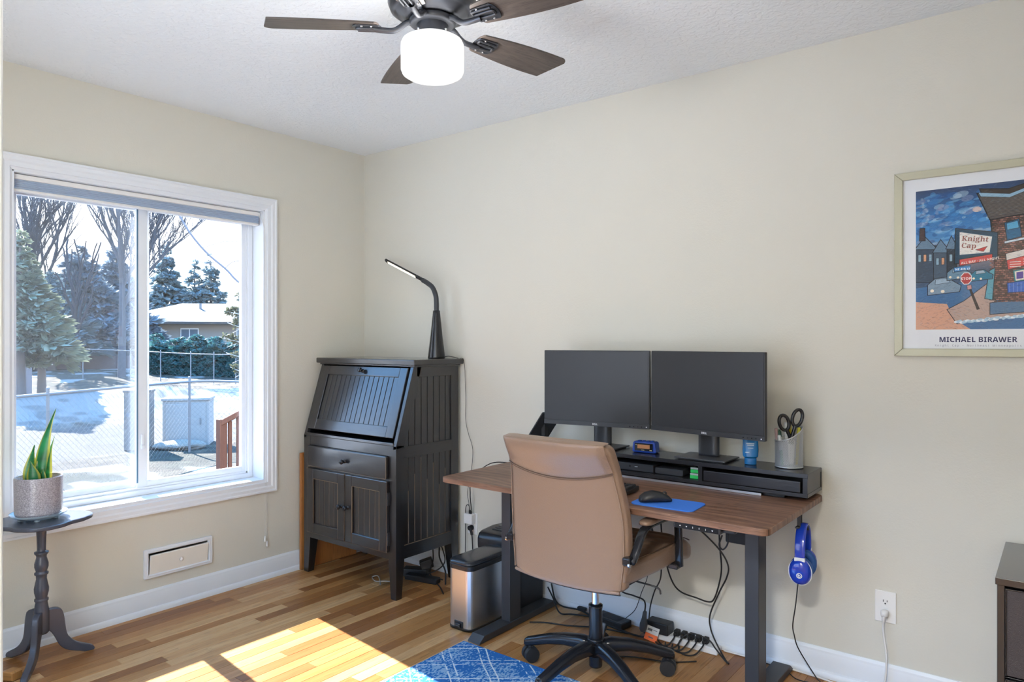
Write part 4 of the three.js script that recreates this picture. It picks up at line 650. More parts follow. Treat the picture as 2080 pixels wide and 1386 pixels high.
{
  const a = thing('usb_adapter', 'white cube power adapter in the outlet beside the secretary', 'adapter', [0.890, 0.318, 0.009]);
  obj('body', bx(0.058, 0.054, 0.030, 0, 0.012, 0.0155, 0.004), M.white, a);
  obj('usb_plug', [bx(0.007, 0.020, 0.010, 0.002, 0.048, 0.016, 0.002), bx(0.007, 0.016, 0.010, 0.012, 0.046, 0.016, 0.002)], M.rubber, a);
  const k1 = obj('charging_cable', tube([[0.892, 0.372, 0.025], [0.890, 0.395, 0.025], [0.880, 0.404, 0.026], [0.868, 0.39, 0.028], [0.862, 0.33, 0.025], [0.858, 0.25, 0.02], [0.865, 0.12, 0.03]], 0.0022, 80, 6), M.rubber); tag(k1, 'black cable looping down from the white adapter', 'cable');
  const k2 = obj('charging_cable', tube([[0.902, 0.370, 0.025], [0.905, 0.40, 0.028], [0.918, 0.47, 0.05], [0.95, 0.56, 0.07], [1.1, 0.66, 0.10], [1.25, 0.680, 0.10]], 0.0026, 60, 6), M.rubber); tag(k2, 'black cable rising from the white adapter to the desk', 'cable');
  const k3 = obj('thin_wire', tube([[0.824, 1.194, 0.036], [0.846, 1.18, 0.02], [0.852, 1.0, 0.012], [0.852, 0.86, 0.012], [0.872, 0.79, 0.014], [0.906, 0.70, 0.016], [0.893, 0.56, 0.018], [0.872, 0.47, 0.02], [0.888, 0.40, 0.024], [0.888, 0.374, 0.025]], 0.0013, 110, 5), M.rubber); tag(k3, 'thin black wire running from desk lamp down the wall', 'cable');
  const p = thing('power_plug', 'black angled plug in the lower socket beside the secretary', 'plug', [0.895, 0.280, 0.0095]);
  obj('plug_body', [place(cyl(0.0125, 0.014, 0.022, 0, 0, 0, Math.PI / 2, 0, 20), 0, 0, 0.0115), tube([[0, 0, 0.018], [0.008, -0.008, 0.020], [0.013, -0.022, 0.019], [0.014, -0.034, 0.017]], 0.0075, 24, 10)], M.rubber, p);
  obj('cord', tube([[0.014, -0.03, 0.017], [0.016, -0.07, 0.015], [0.017, -0.15, 0.012], [0.02, -0.23, 0.02], [0.05, -0.272, 0.05]], 0.0034, 50, 8), M.rubber, p);
}
{ // power strip at the skirting with its plugs
  const s = thing('power_strip', 'white power strip full of black plugs along the baseboard', 'power strip', [2.155, 0, 0.075], 0.0);
  obj('strip_body', bx(0.30, 0.030, 0.050, 0, 0.0155, 0, 0.006), M.white, s);
  const big = obj('adapter_block', bx(0.105, 0.048, 0.062, -0.115, 0.0535, 0.006, 0.005), M.black, s);
  for (let i = 0; i < 5; i++) { const x = -0.035 + i * 0.032; const p = part('plug', s); obj('plug_body', [bx(0.022, 0.026, 0.026, x, 0.0435, 0.0, 0.004), bx(0.012, 0.014, 0.022, x, 0.043, 0.020, 0.004)], M.rubber, p);
    obj('cord', tube([[x, 0.042, 0.026], [x + 0.004, 0.034, 0.045], [x - 0.012, 0.010, 0.066 + i * 0.004], [x - 0.045, 0.004, 0.075 + i * 0.006], [x - 0.085, 0.0042, 0.05 + i * 0.008], [x - 0.10, 0.0042, 0.04]], 0.0032, 50, 7), M.rubber, p); }
}
{
  const cables = [
    ['black cable falling from the desk controller and curling on the floor', [[2.40, 0.66, 0.60], [2.40, 0.62, 0.50], [2.395, 0.5, 0.30], [2.375, 0.40, 0.16], [2.345, 0.33, 0.10], [2.31, 0.26, 0.09], [2.27, 0.16, 0.085], [2.27, 0.10, 0.08], [2.295, 0.05, 0.085], [2.345, 0.006, 0.115], [2.37, 0.004, 0.14], [2.355, 0.004, 0.13], [2.30, 0.03, 0.10], [2.265, 0.055, 0.09], [2.20, 0.068, 0.10], [2.165, 0.05, 0.115], [2.15, 0.02, 0.13], [2.16, 0.006, 0.145]], 0.0032],
    ['black cable hanging in a wide loop below the desk', [[2.06, 0.68, 0.12], [2.045, 0.60, 0.09], [2.045, 0.45, 0.07], [2.06, 0.33, 0.06], [2.09, 0.25, 0.06], [2.13, 0.215, 0.06], [2.20, 0.205, 0.06], [2.25, 0.20, 0.06], [2.275, 0.215, 0.06], [2.30, 0.28, 0.07], [2.32, 0.36, 0.09], [2.325, 0.46, 0.12], [2.33, 0.60, 0.15], [2.34, 0.68, 0.18]], 0.0034],
    ['black cable hanging behind the chair seat to the floor', [[1.99, 0.68, 0.12], [1.995, 0.5, 0.08], [2.03, 0.36, 0.06], [2.035, 0.26, 0.06], [2.005, 0.19, 0.06], [1.985, 0.12, 0.06], [1.98, 0.05, 0.07], [1.97, 0.006, 0.09]], 0.0030],
    ['thin black wire slanting down behind the grey plug', [[2.02, 0.68, 0.14], [1.99, 0.40, 0.06], [1.965, 0.25, 0.045], [1.93, 0.16, 0.04], [1.90, 0.08, 0.04], [1.86, 0.035, 0.055]], 0.0016],
    ['black cord lying across the floor from desk foot to chair', [[1.50, 0.006, 0.30], [1.56, 0.0045, 0.255], [1.66, 0.0045, 0.22], [1.76, 0.0045, 0.165], [1.85, 0.0045, 0.14], [1.95, 0.0045, 0.125]], 0.0034],
    ['black cable bunched along the baseboard behind the chair', [[1.44, 0.10, 0.04], [1.47, 0.03, 0.05], [1.52, 0.012, 0.06], [1.60, 0.012, 0.05], [1.66, 0.006, 0.055], [1.75, 0.006, 0.10], [1.85, 0.008, 0.12], [1.95, 0.006, 0.13], [2.04, 0.005, 0.11]], 0.0040],
    ['black lead running under the chair base on the floor', [[1.98, 0.0035, 0.36], [2.04, 0.0035, 0.32], [2.10, 0.0035, 0.30], [2.18, 0.0035, 0.27], [2.26, 0.0035, 0.20]], 0.0028],
    ['black cord from the shredder trailing to the desk foot', [[1.44, 0.09, 0.07], [1.49, 0.06, 0.10], [1.55, 0.010, 0.13], [1.60, 0.005, 0.10], [1.68, 0.005, 0.07], [1.78, 0.005, 0.045]], 0.0036],
  ];
  for (const [label, pts, r] of cables) tag(obj('power_cable', tube(pts, r, pts.length * 14, 8), M.rubber), label, 'cable');
  const b = thing('laptop_charger', 'flat black power brick on the floor below the chair seat', 'power brick', [1.80, 0, 0.075], -0.15);
  obj('brick', bx(0.165, 0.032, 0.078, 0, 0.017, 0, 0.006), M.black, b); obj('label_plate', bx(0.10, 0.001, 0.05, 0, 0.0335, 0, 0), M.blackMatte, b);
  const u = obj('cable_coupler', [bx(0.045, 0.018, 0.022, 1.625, 0.0215, 0.052, 0.004), bx(0.02, 0.022, 0.03, 1.72, 0.0255, 0.085, 0.004)], M.rubber); tag(u, 'small black coupler block on the cables near the desk foot', 'coupler');
  const g = thing('hanging_plug', 'dark grey moulded plug hanging on a cable above the power strip', 'plug', [2.0, 0.045, 0.16]);
  obj('plug_body', loft([[0.0, 0.010, 0.006], [0.012, 0.016, 0.011], [0.035, 0.016, 0.012], [0.06, 0.010, 0.008], [0.085, 0.008, 0.007], [0.09, 0.006, 0.005]].map(([y, a, d]) => supRing(a, d, 24, 3, (x, z) => [x + y * 0.12, y, z]).reverse())), mat([0.06, 0.062, 0.066], 0.5), g);
  obj('cord', tube([[0.010, 0.088, 0], [0.012, 0.12, 0.0], [0.0, 0.138, 0.0], [-0.04, 0.148, 0.01], [-0.10, 0.165, 0.02], [-0.13, 0.26, 0.02], [-0.12, 0.45, 0.0], [-0.1, 0.63, -0.02]], 0.0034, 70, 8), M.rubber, g);
  const t = thing('warning_tag', 'orange and white paper tag on the power cords', 'tag', [2.025, 0.0, 0.135], 0.25); t.scale.setScalar(1.25);
  obj('orange_half', bx(0.044, 0.022, 0.0008, 0, 0.014, 0, 0, -0.35, 0, -0.22), mat([0.75, 0.13, 0.02], 0.6), t);
  obj('white_half', bx(0.044, 0.024, 0.0008, 0.005, 0.0355, -0.008, 0, -0.35, 0, -0.22), mat([0.62, 0.62, 0.60], 0.6), t);
  obj('print', [bx(0.016, 0.008, 0.0004, -0.004, 0.038, -0.0075, 0, -0.35, 0, -0.22), bx(0.014, 0.002, 0.0004, 0.014, 0.036, -0.0075, 0, -0.35, 0, -0.22), bx(0.016, 0.004, 0.0004, 0.0, 0.014, 0.0008, 0, -0.35, 0, -0.22)], mat([0.12, 0.12, 0.13], 0.7), t);
}
{ // under the secretary
  const k = thing('cable_adapters', 'black adapters and cords piled under the secretary by the wall', 'adapter', [0.62, 0, 0.16]);
  obj('adapter', [bx(0.14, 0.045, 0.06, 0.0, 0.0235, 0.0, 0.006, 0, 0.5), bx(0.20, 0.03, 0.05, 0.09, 0.016, 0.04, 0.006, 0, 0.2), bx(0.07, 0.05, 0.05, 0.05, 0.07, -0.03, 0.006, 0, 0.8, 0.3)], M.black, k);
  obj('cord', [tube([[0.05, 0.02, 0], [0.16, 0.006, 0.02], [0.24, 0.005, 0.06], [0.32, 0.006, 0.12]], 0.0036, 40, 7), tube([[0.06, 0.14, -0.07], [0.08, 0.09, -0.05], [0.11, 0.03, 0.0], [0.2, 0.02, 0.0]], 0.0034, 40, 7), tube([[0.10, 0.17, -0.08], [0.12, 0.11, -0.06], [0.19, 0.06, -0.03], [0.24, 0.01, 0.02]], 0.0044, 40, 7), tube([[0.11, 0.18, -0.08], [0.16, 0.10, -0.06], [0.13, 0.05, -0.03], [0.06, 0.02, 0.03]], 0.0034, 40, 7)], M.rubber, k);
  const l = obj('looped_wire', tube([[0.60, 0.012, 0.40], [0.55, 0.02, 0.36], [0.50, 0.02, 0.33], [0.47, 0.012, 0.34], [0.50, 0.008, 0.36], [0.55, 0.014, 0.38], [0.60, 0.02, 0.36], [0.63, 0.012, 0.33]], 0.003, 60, 7), mat([0.35, 0.33, 0.30], 0.5)); tag(l, 'grey looped wire on the floor under the secretary', 'cable');
}
// ---------------------------------------------------------------- framed poster
{
  const x0 = 2.937, x1 = 3.437, y0 = 1.236, y1 = 1.894, fw = 0.027;
  const f = thing('framed_poster', 'street scene poster in a pale champagne frame on the wall', 'picture', [(x0 + x1) / 2, (y0 + y1) / 2, 0]);
  const w = x1 - x0, h = y1 - y0, fm = mat([0.46, 0.45, 0.34], 0.42, { metalness: 0.25, bumpMap: rep(T.fine, 6), bumpScale: 0.0004 });
  const miter = (ax, ay, bx_, by, cx, cy, dx, dy) => ext([[ax, ay], [bx_, by], [cx, cy], [dx, dy]], 0.020, 0.0025);
  const a = w / 2, b = h / 2, i = a - fw, j = b - fw;
  obj('frame_rail', miter(-a, b, a, b, i, j, -i, j), fm, f); obj('frame_rail', miter(-a, -b, -i, -j, i, -j, a, -b), fm, f);
  obj('frame_rail', miter(-a, -b, -a, b, -i, j, -i, -j), fm, f); obj('frame_rail', miter(a, -b, i, -j, i, j, a, b), fm, f);
  // printed sheet: margin, picture, lettering
  const cv = document.createElement('canvas'); cv.width = 892; cv.height = 1208; const c = cv.getContext('2d'), S = 2000;
  c.fillStyle = '#dfe3e8'; c.fillRect(0, 0, 892, 1208);
  const px = X => (X - (x0 + fw)) * S, py = Y => ((y1 - fw) - Y) * S;
  const L = px(3.006), Rr = px(3.369), Tp = py(1.822), Bt = py(1.332), iw = Rr - L, ih = Bt - Tp, U = u => L + u * iw, Vv = v => Tp + v * ih;
  c.save(); c.beginPath(); c.rect(L, Tp, iw, ih); c.clip();
  let g = c.createLinearGradient(0, Tp, 0, Bt); g.addColorStop(0, '#2b4166'); g.addColorStop(0.2, '#2f74b4'); g.addColorStop(0.36, '#4a86bd'); g.addColorStop(0.45, '#c09a9a'); g.addColorStop(0.6, '#3d5068'); g.addColorStop(1, '#35618f'); c.fillStyle = g; c.fillRect(L, Tp, iw, ih);
  const rr = rng(77), poly = (pts, fill, stroke = '#141820', lw = 4) => { c.beginPath(); pts.forEach(([u, v], k) => k ? c.lineTo(U(u), Vv(v)) : c.moveTo(U(u), Vv(v))); c.closePath(); c.fillStyle = fill; c.fill(); if (lw) { c.lineWidth = lw; c.strokeStyle = stroke; c.stroke(); } };
  for (let k = 0; k < 150; k++) { const u = rr() * 0.62, v = 0.03 + rr() * 0.36; c.fillStyle = ['#2a6cb0', '#3f8fcf', '#77b3da', '#b9cfdd', '#1d4d86', '#8f93b4'][Math.floor(rr() * 6)]; c.globalAlpha = 0.5; c.beginPath(); c.ellipse(U(u), Vv(v), 10 + rr() * 38, 6 + rr() * 16, -0.2, 0, 7); c.fill(); } c.globalAlpha = 1;
  c.fillStyle = '#c9b9b6'; c.beginPath(); c.ellipse(U(0.50), Vv(0.17), 26, 18, 0, 0, 7); c.fill();
  // ground
  poly([[0, 0.70], [0.6, 0.66], [1, 0.82], [1, 1], [0, 1]], '#3f6c9a', '#223', 0); poly([[0, 0.80], [0.26, 0.82], [0.32, 0.93], [0.45, 1], [0, 1]], '#d2a188', '#223', 0); poly([[0.26, 0.86], [0.4, 0.80], [0.62, 0.66], [0.7, 0.68], [0.64, 0.82], [1, 0.80], [1, 0.90], [0.58, 0.93], [0.34, 0.96]], '#b59c90', '#20242c', 4); poly([[0.60, 0.82], [1, 0.79], [1, 0.88], [0.6, 0.90]], '#4f7194');
  for (let k = 0; k < 46; k++) { c.fillStyle = k % 3 ? '#a9c6d8' : '#dfe9ef'; c.beginPath(); c.ellipse(U(0.34 + k * 0.0145), Vv(0.945 - 0.05 * (k / 46) + rr() * 0.012), 10 + rr() * 8, 6 + rr() * 5, 0, 0, 7); c.fill(); }
  // far houses with lit windows
  for (const [u, v, wd, ht, fl] of [[0.0, 0.40, 0.17, 0.26, '#3a4a5c'], [0.15, 0.43, 0.13, 0.22, '#46586a'], [0.26, 0.41, 0.08, 0.20, '#2c3642']]) { poly([[u, v], [u + wd, v], [u + wd, v + ht], [u, v + ht]], fl); poly([[u - 0.01, v + 0.02], [u + wd * 0.45, v - 0.07], [u + wd + 0.015, v + 0.03]], '#66829a'); for (let k = 0; k < 3; k++) poly([[u + 0.02 + k * 0.045, v + 0.06], [u + 0.045 + k * 0.045, v + 0.06], [u + 0.045 + k * 0.045, v + 0.11], [u + 0.02 + k * 0.045, v + 0.11]], k % 2 ? '#d9a07a' : '#8fb0c4', '#141820', 2); }
  poly([[0.035, 0.27], [0.075, 0.27], [0.08, 0.36], [0.03, 0.36]], '#4b3a38');
  for (let k = 0; k < 14; k++) { c.globalAlpha = 0.35; c.fillStyle = '#c7d4de'; c.beginPath(); c.ellipse(U(0.05 + rr() * 0.06), Vv(0.06 + k * 0.015), 9, 8, 0, 0, 7); c.fill(); } c.globalAlpha = 1;
  // leaning corner building, brick by brick
  poly([[0.52, 0.03], [0.74, 0.05], [1, 0.0], [1, 0.82], [0.60, 0.80], [0.64, 0.60], [0.60, 0.20]], '#3b3029', '#0f1114', 6);
  for (let r = 0; r < 44; r++) for (let k = 0; k < 16; k++) { const v = 0.24 + r * 0.0132, u = 0.61 + k * 0.027 + (r % 2) * 0.013; if (u > 1) continue; c.fillStyle = ['#8a5a50', '#6c473f', '#9b6c60', '#4c352f'][Math.floor(rr() * 4)]; c.fillRect(U(u + 0.012 * Math.sin(r * 0.2)), Vv(v), 17, 9); }
  poly([[0.50, 0.06], [0.75, 0.09], [1, 0.03], [1, 0.22], [0.60, 0.25]], '#55504c', '#101215', 6); poly([[0.51, 0.055], [0.75, 0.085], [1, 0.02], [1, 0.04], [0.75, 0.11], [0.53, 0.085]], '#8fb4cc', '#101215', 2);
  for (let k = 0; k < 26; k++) { c.strokeStyle = k % 2 ? '#3e3936' : '#6d6762'; c.lineWidth = 3; c.beginPath(); c.moveTo(U(0.58), Vv(0.13 + k * 0.004)); c.lineTo(U(1), Vv(0.08 + k * 0.005)); c.stroke(); }
  for (const u of [0.71, 0.92]) { poly([[u, 0.28], [u + 0.11, 0.26], [u + 0.13, 0.38], [u + 0.02, 0.40]], '#1f5f86'); poly([[u + 0.015, 0.285], [u + 0.10, 0.27], [u + 0.11, 0.32], [u + 0.02, 0.33]], '#58a7d0', '#0f2436', 3); poly([[u, 0.405], [u + 0.16, 0.385], [u + 0.16, 0.40], [u, 0.42]], '#cfe0ea', '#223', 2); }
  // hanging signs
  poly([[0.33, 0.29], [0.66, 0.34], [0.66, 0.52], [0.32, 0.54]], '#1d4259', '#0c1016', 5); poly([[0.36, 0.315], [0.62, 0.365], [0.60, 0.475], [0.36, 0.48]], '#e6e2dc', '#30566e', 4); poly([[0.36, 0.51], [0.62, 0.485], [0.62, 0.525], [0.36, 0.555]], '#cf4c46', '#20242c', 4);
  c.save(); c.translate(U(0.375), Vv(0.385)); c.rotate(0.13); c.fillStyle = '#8c5046'; c.font = 'bold 46px serif'; c.fillText('Knight', 0, -6); c.fillText('Cap', 4, 42); c.restore();
  poly([[0.49, 0.45], [0.58, 0.43], [0.55, 0.465]], '#c23a34', '#2a2020', 2);
  c.save(); c.translate(U(0.375), Vv(0.545)); c.rotate(-0.1); c.fillStyle = '#f0e2da'; c.font = 'bold 22px sans-serif'; c.fillText('ALL DAY · ALL NIGHT', 0, 0); c.restore();
  poly([[0.72, 0.49], [0.95, 0.45], [0.95, 0.56], [0.735, 0.60]], '#d5504a', '#20242c', 4); poly([[0.72, 0.49], [0.95, 0.45], [0.95, 0.495], [0.725, 0.535]], '#dcd6d0', '#20242c', 3); for (let k = 0; k < 3; k++) { c.fillStyle = '#f1dcd6'; c.fillRect(U(0.75), Vv(0.545 + k * 0.016), 60, 6); c.fillRect(U(0.85), Vv(0.53 + k * 0.016), 58, 5); }
  poly([[0.78, 0.61], [0.94, 0.59], [0.94, 0.665], [0.79, 0.68]], '#e3ddd0', '#1f7a80', 7); poly([[0.80, 0.62], [0.85, 0.615], [0.85, 0.66], [0.80, 0.665]], '#57489a', '#333', 0); poly([[0.87, 0.625], [0.92, 0.62], [0.92, 0.655], [0.87, 0.66]], '#d98070', '#333', 0);
  poly([[0.73, 0.69], [0.93, 0.67], [0.93, 0.75], [0.735, 0.755]], '#3e69c2', '#172a5a', 4); for (let k = 0; k < 7; k++) { c.strokeStyle = '#9bb7ea'; c.lineWidth = 2; c.beginPath(); c.moveTo(U(0.75 + k * 0.028), Vv(0.69)); c.lineTo(U(0.75 + k * 0.028), Vv(0.75)); c.stroke(); }
  poly([[0.595, 0.60], [0.64, 0.58], [0.62, 0.80], [0.56, 0.79]], '#5fa3b5');
  // cars, street sign, octagon
  const car = (u, v, s, col1) => { poly([[u, v], [u + 0.05 * s, v - 0.035 * s], [u + 0.13 * s, v - 0.04 * s], [u + 0.18 * s, v - 0.01 * s], [u + 0.22 * s, v + 0.01 * s], [u + 0.21 * s, v + 0.045 * s], [u, v + 0.06 * s]], col1); poly([[u + 0.055 * s, v - 0.03 * s], [u + 0.125 * s, v - 0.034 * s], [u + 0.15 * s, v - 0.01 * s], [u + 0.05 * s, v]], '#9db4c6', '#141820', 2); c.fillStyle = '#f2e6cf'; c.beginPath(); c.arc(U(u + 0.03 * s), Vv(v + 0.035 * s), 9 * s, 0, 7); c.arc(U(u + 0.10 * s), Vv(v + 0.04 * s), 9 * s, 0, 7); c.fill(); };
  car(0.10, 0.68, 1.25, '#7f97ab'); car(0.26, 0.60, 0.9, '#6b8ea6'); car(0.45, 0.62, 0.8, '#1f7390');
  poly([[0.315, 0.565], [0.45, 0.555], [0.45, 0.585], [0.32, 0.595]], '#3a86c4', '#173a58', 3); c.fillStyle = '#eef4f8'; c.font = 'bold 20px sans-serif'; c.fillText('NE 4th ST', U(0.325), Vv(0.585)); 
  poly([[0.425, 0.69], [0.44, 0.69], [0.52, 0.86], [0.50, 0.865]], '#3a302c', '#15181c', 2);
  { const o = []; for (let k = 0; k < 8; k++) { const q = (k + 0.5) / 8 * 6.2832; o.push([0.415 + 0.045 * Math.cos(q), 0.645 + 0.043 * Math.sin(q)]); } poly(o, '#b53a38', '#e8e2dd', 5); } c.fillStyle = '#f3eeea'; c.font = 'bold 24px sans-serif'; c.fillText('STOP', U(0.374), Vv(0.655));
  poly([[0.42, 0.695], [0.455, 0.69], [0.46, 0.72], [0.425, 0.725]], '#c98f8a', '#15181c', 2);
  for (let k = 0; k < 5200; k++) { const u = rr(), v = rr(), d = rr() < 0.5; c.globalAlpha = 0.10 + 0.12 * rr(); c.strokeStyle = d ? ['#0d1422', '#1b2b44', '#2b2420'][k % 3] : ['#8fb6d6', '#c7b6ad', '#5f90bd'][k % 3]; c.lineWidth = 1 + 2.5 * rr(); const a = 0.4 * Math.sin(u * 7 + v * 5) + (rr() - 0.5), l = 6 + 16 * rr(); c.beginPath(); c.moveTo(U(u), Vv(v)); c.lineTo(U(u) + l * Math.cos(a), Vv(v) + l * Math.sin(a)); c.stroke(); } c.globalAlpha = 1;
  c.restore();
  c.fillStyle = '#20224e'; c.textAlign = 'center'; c.font = 'bold 50px sans-serif'; const mid = (L + Rr) / 2, ww = c.measureText('MICHAEL BIRAWER').width; c.save(); c.translate(mid, py(1.288)); c.scale(0.223 * S / ww, 0.95); c.fillText('MICHAEL BIRAWER', 0, 0); c.restore();
  c.fillStyle = '#8d8fa0'; c.font = '20px sans-serif'; { const str = 'Knight Cap - Northeast Minneapolis', tw = 0.248 * S / str.length; c.textAlign = 'center'; [...str].forEach((ch, k) => c.fillText(ch, mid - 0.124 * S + (k + 0.5) * tw, py(1.273))); }
  const tex = new THREE.CanvasTexture(cv); tex.colorSpace = THREE.SRGBColorSpace;
  const sheet = new THREE.PlaneGeometry(2 * i + 0.004, 2 * j + 0.004).translate(0, 0, 0.009); obj('poster_print', sheet, mat([1, 1, 1], 0.6, { map: tex }), f, { keepUV: true });
  obj('backing_board', bx(2 * i + 0.01, 2 * j + 0.01, 0.006, 0, 0, 0.005, 0), mat([0.3, 0.25, 0.2], 0.9), f);
  obj('glazing', bx(2 * i + 0.004, 2 * j + 0.004, 0.001, 0, 0, 0.0125, 0), mat([1, 1, 1], 0.0, { transmission: 1, ior: 1.12, thickness: 0 }), f);
}
// ---------------------------------------------------------------- black cabinet at the right
{
  const x0 = 3.272, x1 = 3.91, zf = 0.455, c = thing('storage_cabinet', 'black cabinet with smooth top and speckled front panel by the desk wall', 'cabinet', [0, 0, 0]);
  const blk = mat([0.014, 0.015, 0.018], 0.3, { clearcoat: 1, clearcoatRoughness: 0.2 }), pan = mat([0.055, 0.045, 0.045], 0.75, { bumpMap: rep(T.fine, 5), bumpScale: 0.0012 });
  obj('top', span(x0 - 0.004, x1 + 0.004, 0.600, 0.620, 0.015, zf + 0.012, 0.0015), blk, c);
  for (const x of [x0, x1 - 0.018]) obj('side_panel', span(x, x + 0.018, 0.02, 0.600, 0.018, zf + 0.005, 0.0015), blk, c);
  obj('back_panel', span(x0, x1, 0.02, 0.600, 0.018, 0.024, 0), blk, c);
  obj('shelf', [span(x0 + 0.018, x1 - 0.018, 0.03, 0.048, 0.02, zf, 0.001), span(x0 + 0.018, x1 - 0.018, 0.32, 0.336, 0.02, zf - 0.012, 0.001)], blk, c);
  for (const [ya, yb] of [[0.345, 0.588], [0.055, 0.332]]) { const d = part('drawer', c); obj('drawer_front', span(x0 + 0.022, x1 - 0.022, ya, yb, zf - 0.012, zf + 0.004, 0.003), pan, d); obj('edge_trim', [span(x0 + 0.019, x0 + 0.0225, ya, yb, zf - 0.012, zf + 0.006, 0.0005), span(x0 + 0.019, x1 - 0.019, yb, yb + 0.003, zf - 0.012, zf + 0.006, 0.0005)], M.blackGloss, d); }
  for (const x of [x0 + 0.03, x1 - 0.03]) for (const z of [0.05, zf - 0.03]) obj('foot', cyl(0.015, 0.012, 0.022, x, 0.0115, z, 0, 0, 16), M.blackMatte, c);
}
// ---------------------------------------------------------------- tripod side table with the plant
const ST = [0.195, 1.822], STY = 0.58;
{
  const t = thing('side_table', 'dark blue-grey tripod side table with scalloped top by the window', 'side table', [ST[0], 0, ST[1]]);
  const paint = mat([0.065, 0.072, 0.095], 0.24, { bumpMap: rep(T.fine, 4), bumpScale: 0.0003 });
  const pts = []; for (let k = 0; k < 96; k++) { const a = k / 96 * 6.2832, q = a + 1.222; const r = 0.158 + 0.028 * Math.pow(Math.max(0, Math.cos(4 * q)), 1.5) - 0.008 * Math.cos(8 * q); pts.push([r * Math.cos(a), r * Math.sin(a)]); }
  obj('table_top', place(ext(pts, 0.016, 0.005), 0, STY, 0, Math.PI / 2), paint, t);
  obj('column', lathe([[0, 0.566], [0.026, 0.566], [0.026, 0.548], [0.020, 0.545], [0.0235, 0.538], [0.0235, 0.533], [0.018, 0.530], [0.0165, 0.50], [0.0155, 0.455], [0.0165, 0.448], [0.025, 0.446], [0.025, 0.440], [0.019, 0.432], [0.018, 0.424], [0.0245, 0.400], [0.0245, 0.385], [0.020, 0.370], [0.0195, 0.366], [0.0245, 0.363], [0.0245, 0.356], [0.0195, 0.352], [0.0185, 0.338], [0.026, 0.300], [0.0255, 0.285], [0.020, 0.262], [0.0245, 0.258], [0.0245, 0.250], [0.021, 0.246], [0.024, 0.225], [0.028, 0.205], [0.028, 0.125], [0.022, 0.118], [0, 0.118]], 40), paint, t);
  for (const a of [-1.42, 0.63, 2.80]) {
    const s = new THREE.Shape(); s.moveTo(0.012, 0.135); s.bezierCurveTo(0.035, 0.120, 0.045, 0.09, 0.058, 0.06); s.bezierCurveTo(0.080, 0.018, 0.12, 0.018, 0.150, 0.002); s.lineTo(0.182, 0.000); s.bezierCurveTo(0.190, 0.004, 0.188, 0.014, 0.176, 0.022); s.bezierCurveTo(0.145, 0.040, 0.115, 0.045, 0.092, 0.085); s.bezierCurveTo(0.078, 0.115, 0.084, 0.160, 0.070, 0.195); s.bezierCurveTo(0.062, 0.210, 0.040, 0.214, 0.020, 0.208); s.lineTo(0.012, 0.135);
    obj('leg', place(ext(s, 0.024, 0.004).translate(0, 0.001, -0.012), 0, 0, 0, 0, -a, 0), paint, t);
  }
  const pot = thing('plant_pot', 'speckled grey ceramic pot on a clear saucer on the side table', 'plant pot', [ST[0] - 0.005, STY, ST[1] + 0.008]);
  const cer = mat([1, 1, 1], 0.3, { map: rep(T.speck, 5), clearcoat: 0.3, clearcoatRoughness: 0.15 });
  obj('pot_body', lathe([[0, 0.016], [0.072, 0.016], [0.079, 0.020], [0.082, 0.030], [0.0835, 0.165], [0.081, 0.170], [0.0775, 0.168], [0.0765, 0.15], [0.0, 0.148]], 56), cer, pot);
  obj('soil', lathe([[0, 0.153], [0.05, 0.154], [0.0765, 0.1505]], 32), mat([0.035, 0.025, 0.018], 1), pot);
  obj('saucer', lathe([[0, 0.010], [0.070, 0.010], [0.088, 0.018], [0.098, 0.024], [0.100, 0.026], [0.098, 0.021], [0.088, 0.014], [0.072, 0.006], [0, 0.006]], 48), mat([0.62, 0.72, 0.78], 0.12, { transmission: 0.5, thickness: 0 }), pot);
  for (let k = 0; k < 5; k++) obj('saucer_foot', cyl(0.011, 0.009, 0.007, 0.062 * Math.cos(k * 1.2566 + 0.4), 0.0036, 0.062 * Math.sin(k * 1.2566 + 0.4), 0, 0, 16), mat([0.55, 0.66, 0.74], 0.2, { transmission: 0.3, thickness: 0 }), pot);
  const pl = thing('snake_plant', 'snake plant with yellow-edged green leaves in the grey pot', 'plant', [ST[0] - 0.005, STY + 0.152, ST[1] + 0.008]);
  const leafM = new THREE.MeshPhysicalMaterial({ vertexColors: true, roughness: 0.35, transmission: 0.4, thickness: 0, side: THREE.DoubleSide });
  function leaf(dx, dz, h, w, leanX, leanZ, turn, twist, seed) {
    const r = rng(seed), n = 26, m = 10, pos = [], colr = [], idx = [];
    for (let i = 0; i <= n; i++) { const t = i / n, y = h * t, hw = 1.2 * w * (0.62 + 0.55 * Math.sin(Math.PI * Math.min(1, t * 1.05 + 0.12))) * Math.pow(1 - t, 0.55) * (t < 0.97 ? 1 : 0.5) + 0.0006, a = turn + twist * t, ox = dx + leanX * t * t, oz = dz + leanZ * t * t; const band = 0.75 + 0.5 * (n32(t * 30 + seed, seed * 3) - 0.5);
      for (let j = 0; j <= m; j++) { const u = j / m * 2 - 1, cup = 0.35 * hw * (1 - u * u); const px = u * hw, pz = -cup; pos.push(ox + px * Math.cos(a) - pz * Math.sin(a), y, oz + px * Math.sin(a) + pz * Math.cos(a)); const e = smooth(0.62, 0.78, Math.abs(u)); colr.push(lerp(0.02 * band, 0.50, e), lerp(0.27 * band, 0.48, e), lerp(0.085 * band, 0.06, e)); } }
    for (let i = 0; i < n; i++) for (let j = 0; j < m; j++) { const a = i * (m + 1) + j, b = a + 1, c = a + m + 1, d = c + 1; idx.push(a, b, d, a, d, c); }
    const g = new THREE.BufferGeometry(); g.setAttribute('position', new THREE.Float32BufferAttribute(pos, 3)); g.setAttribute('color', new THREE.Float32BufferAttribute(colr, 3)); g.setIndex(idx); g.computeVertexNormals();
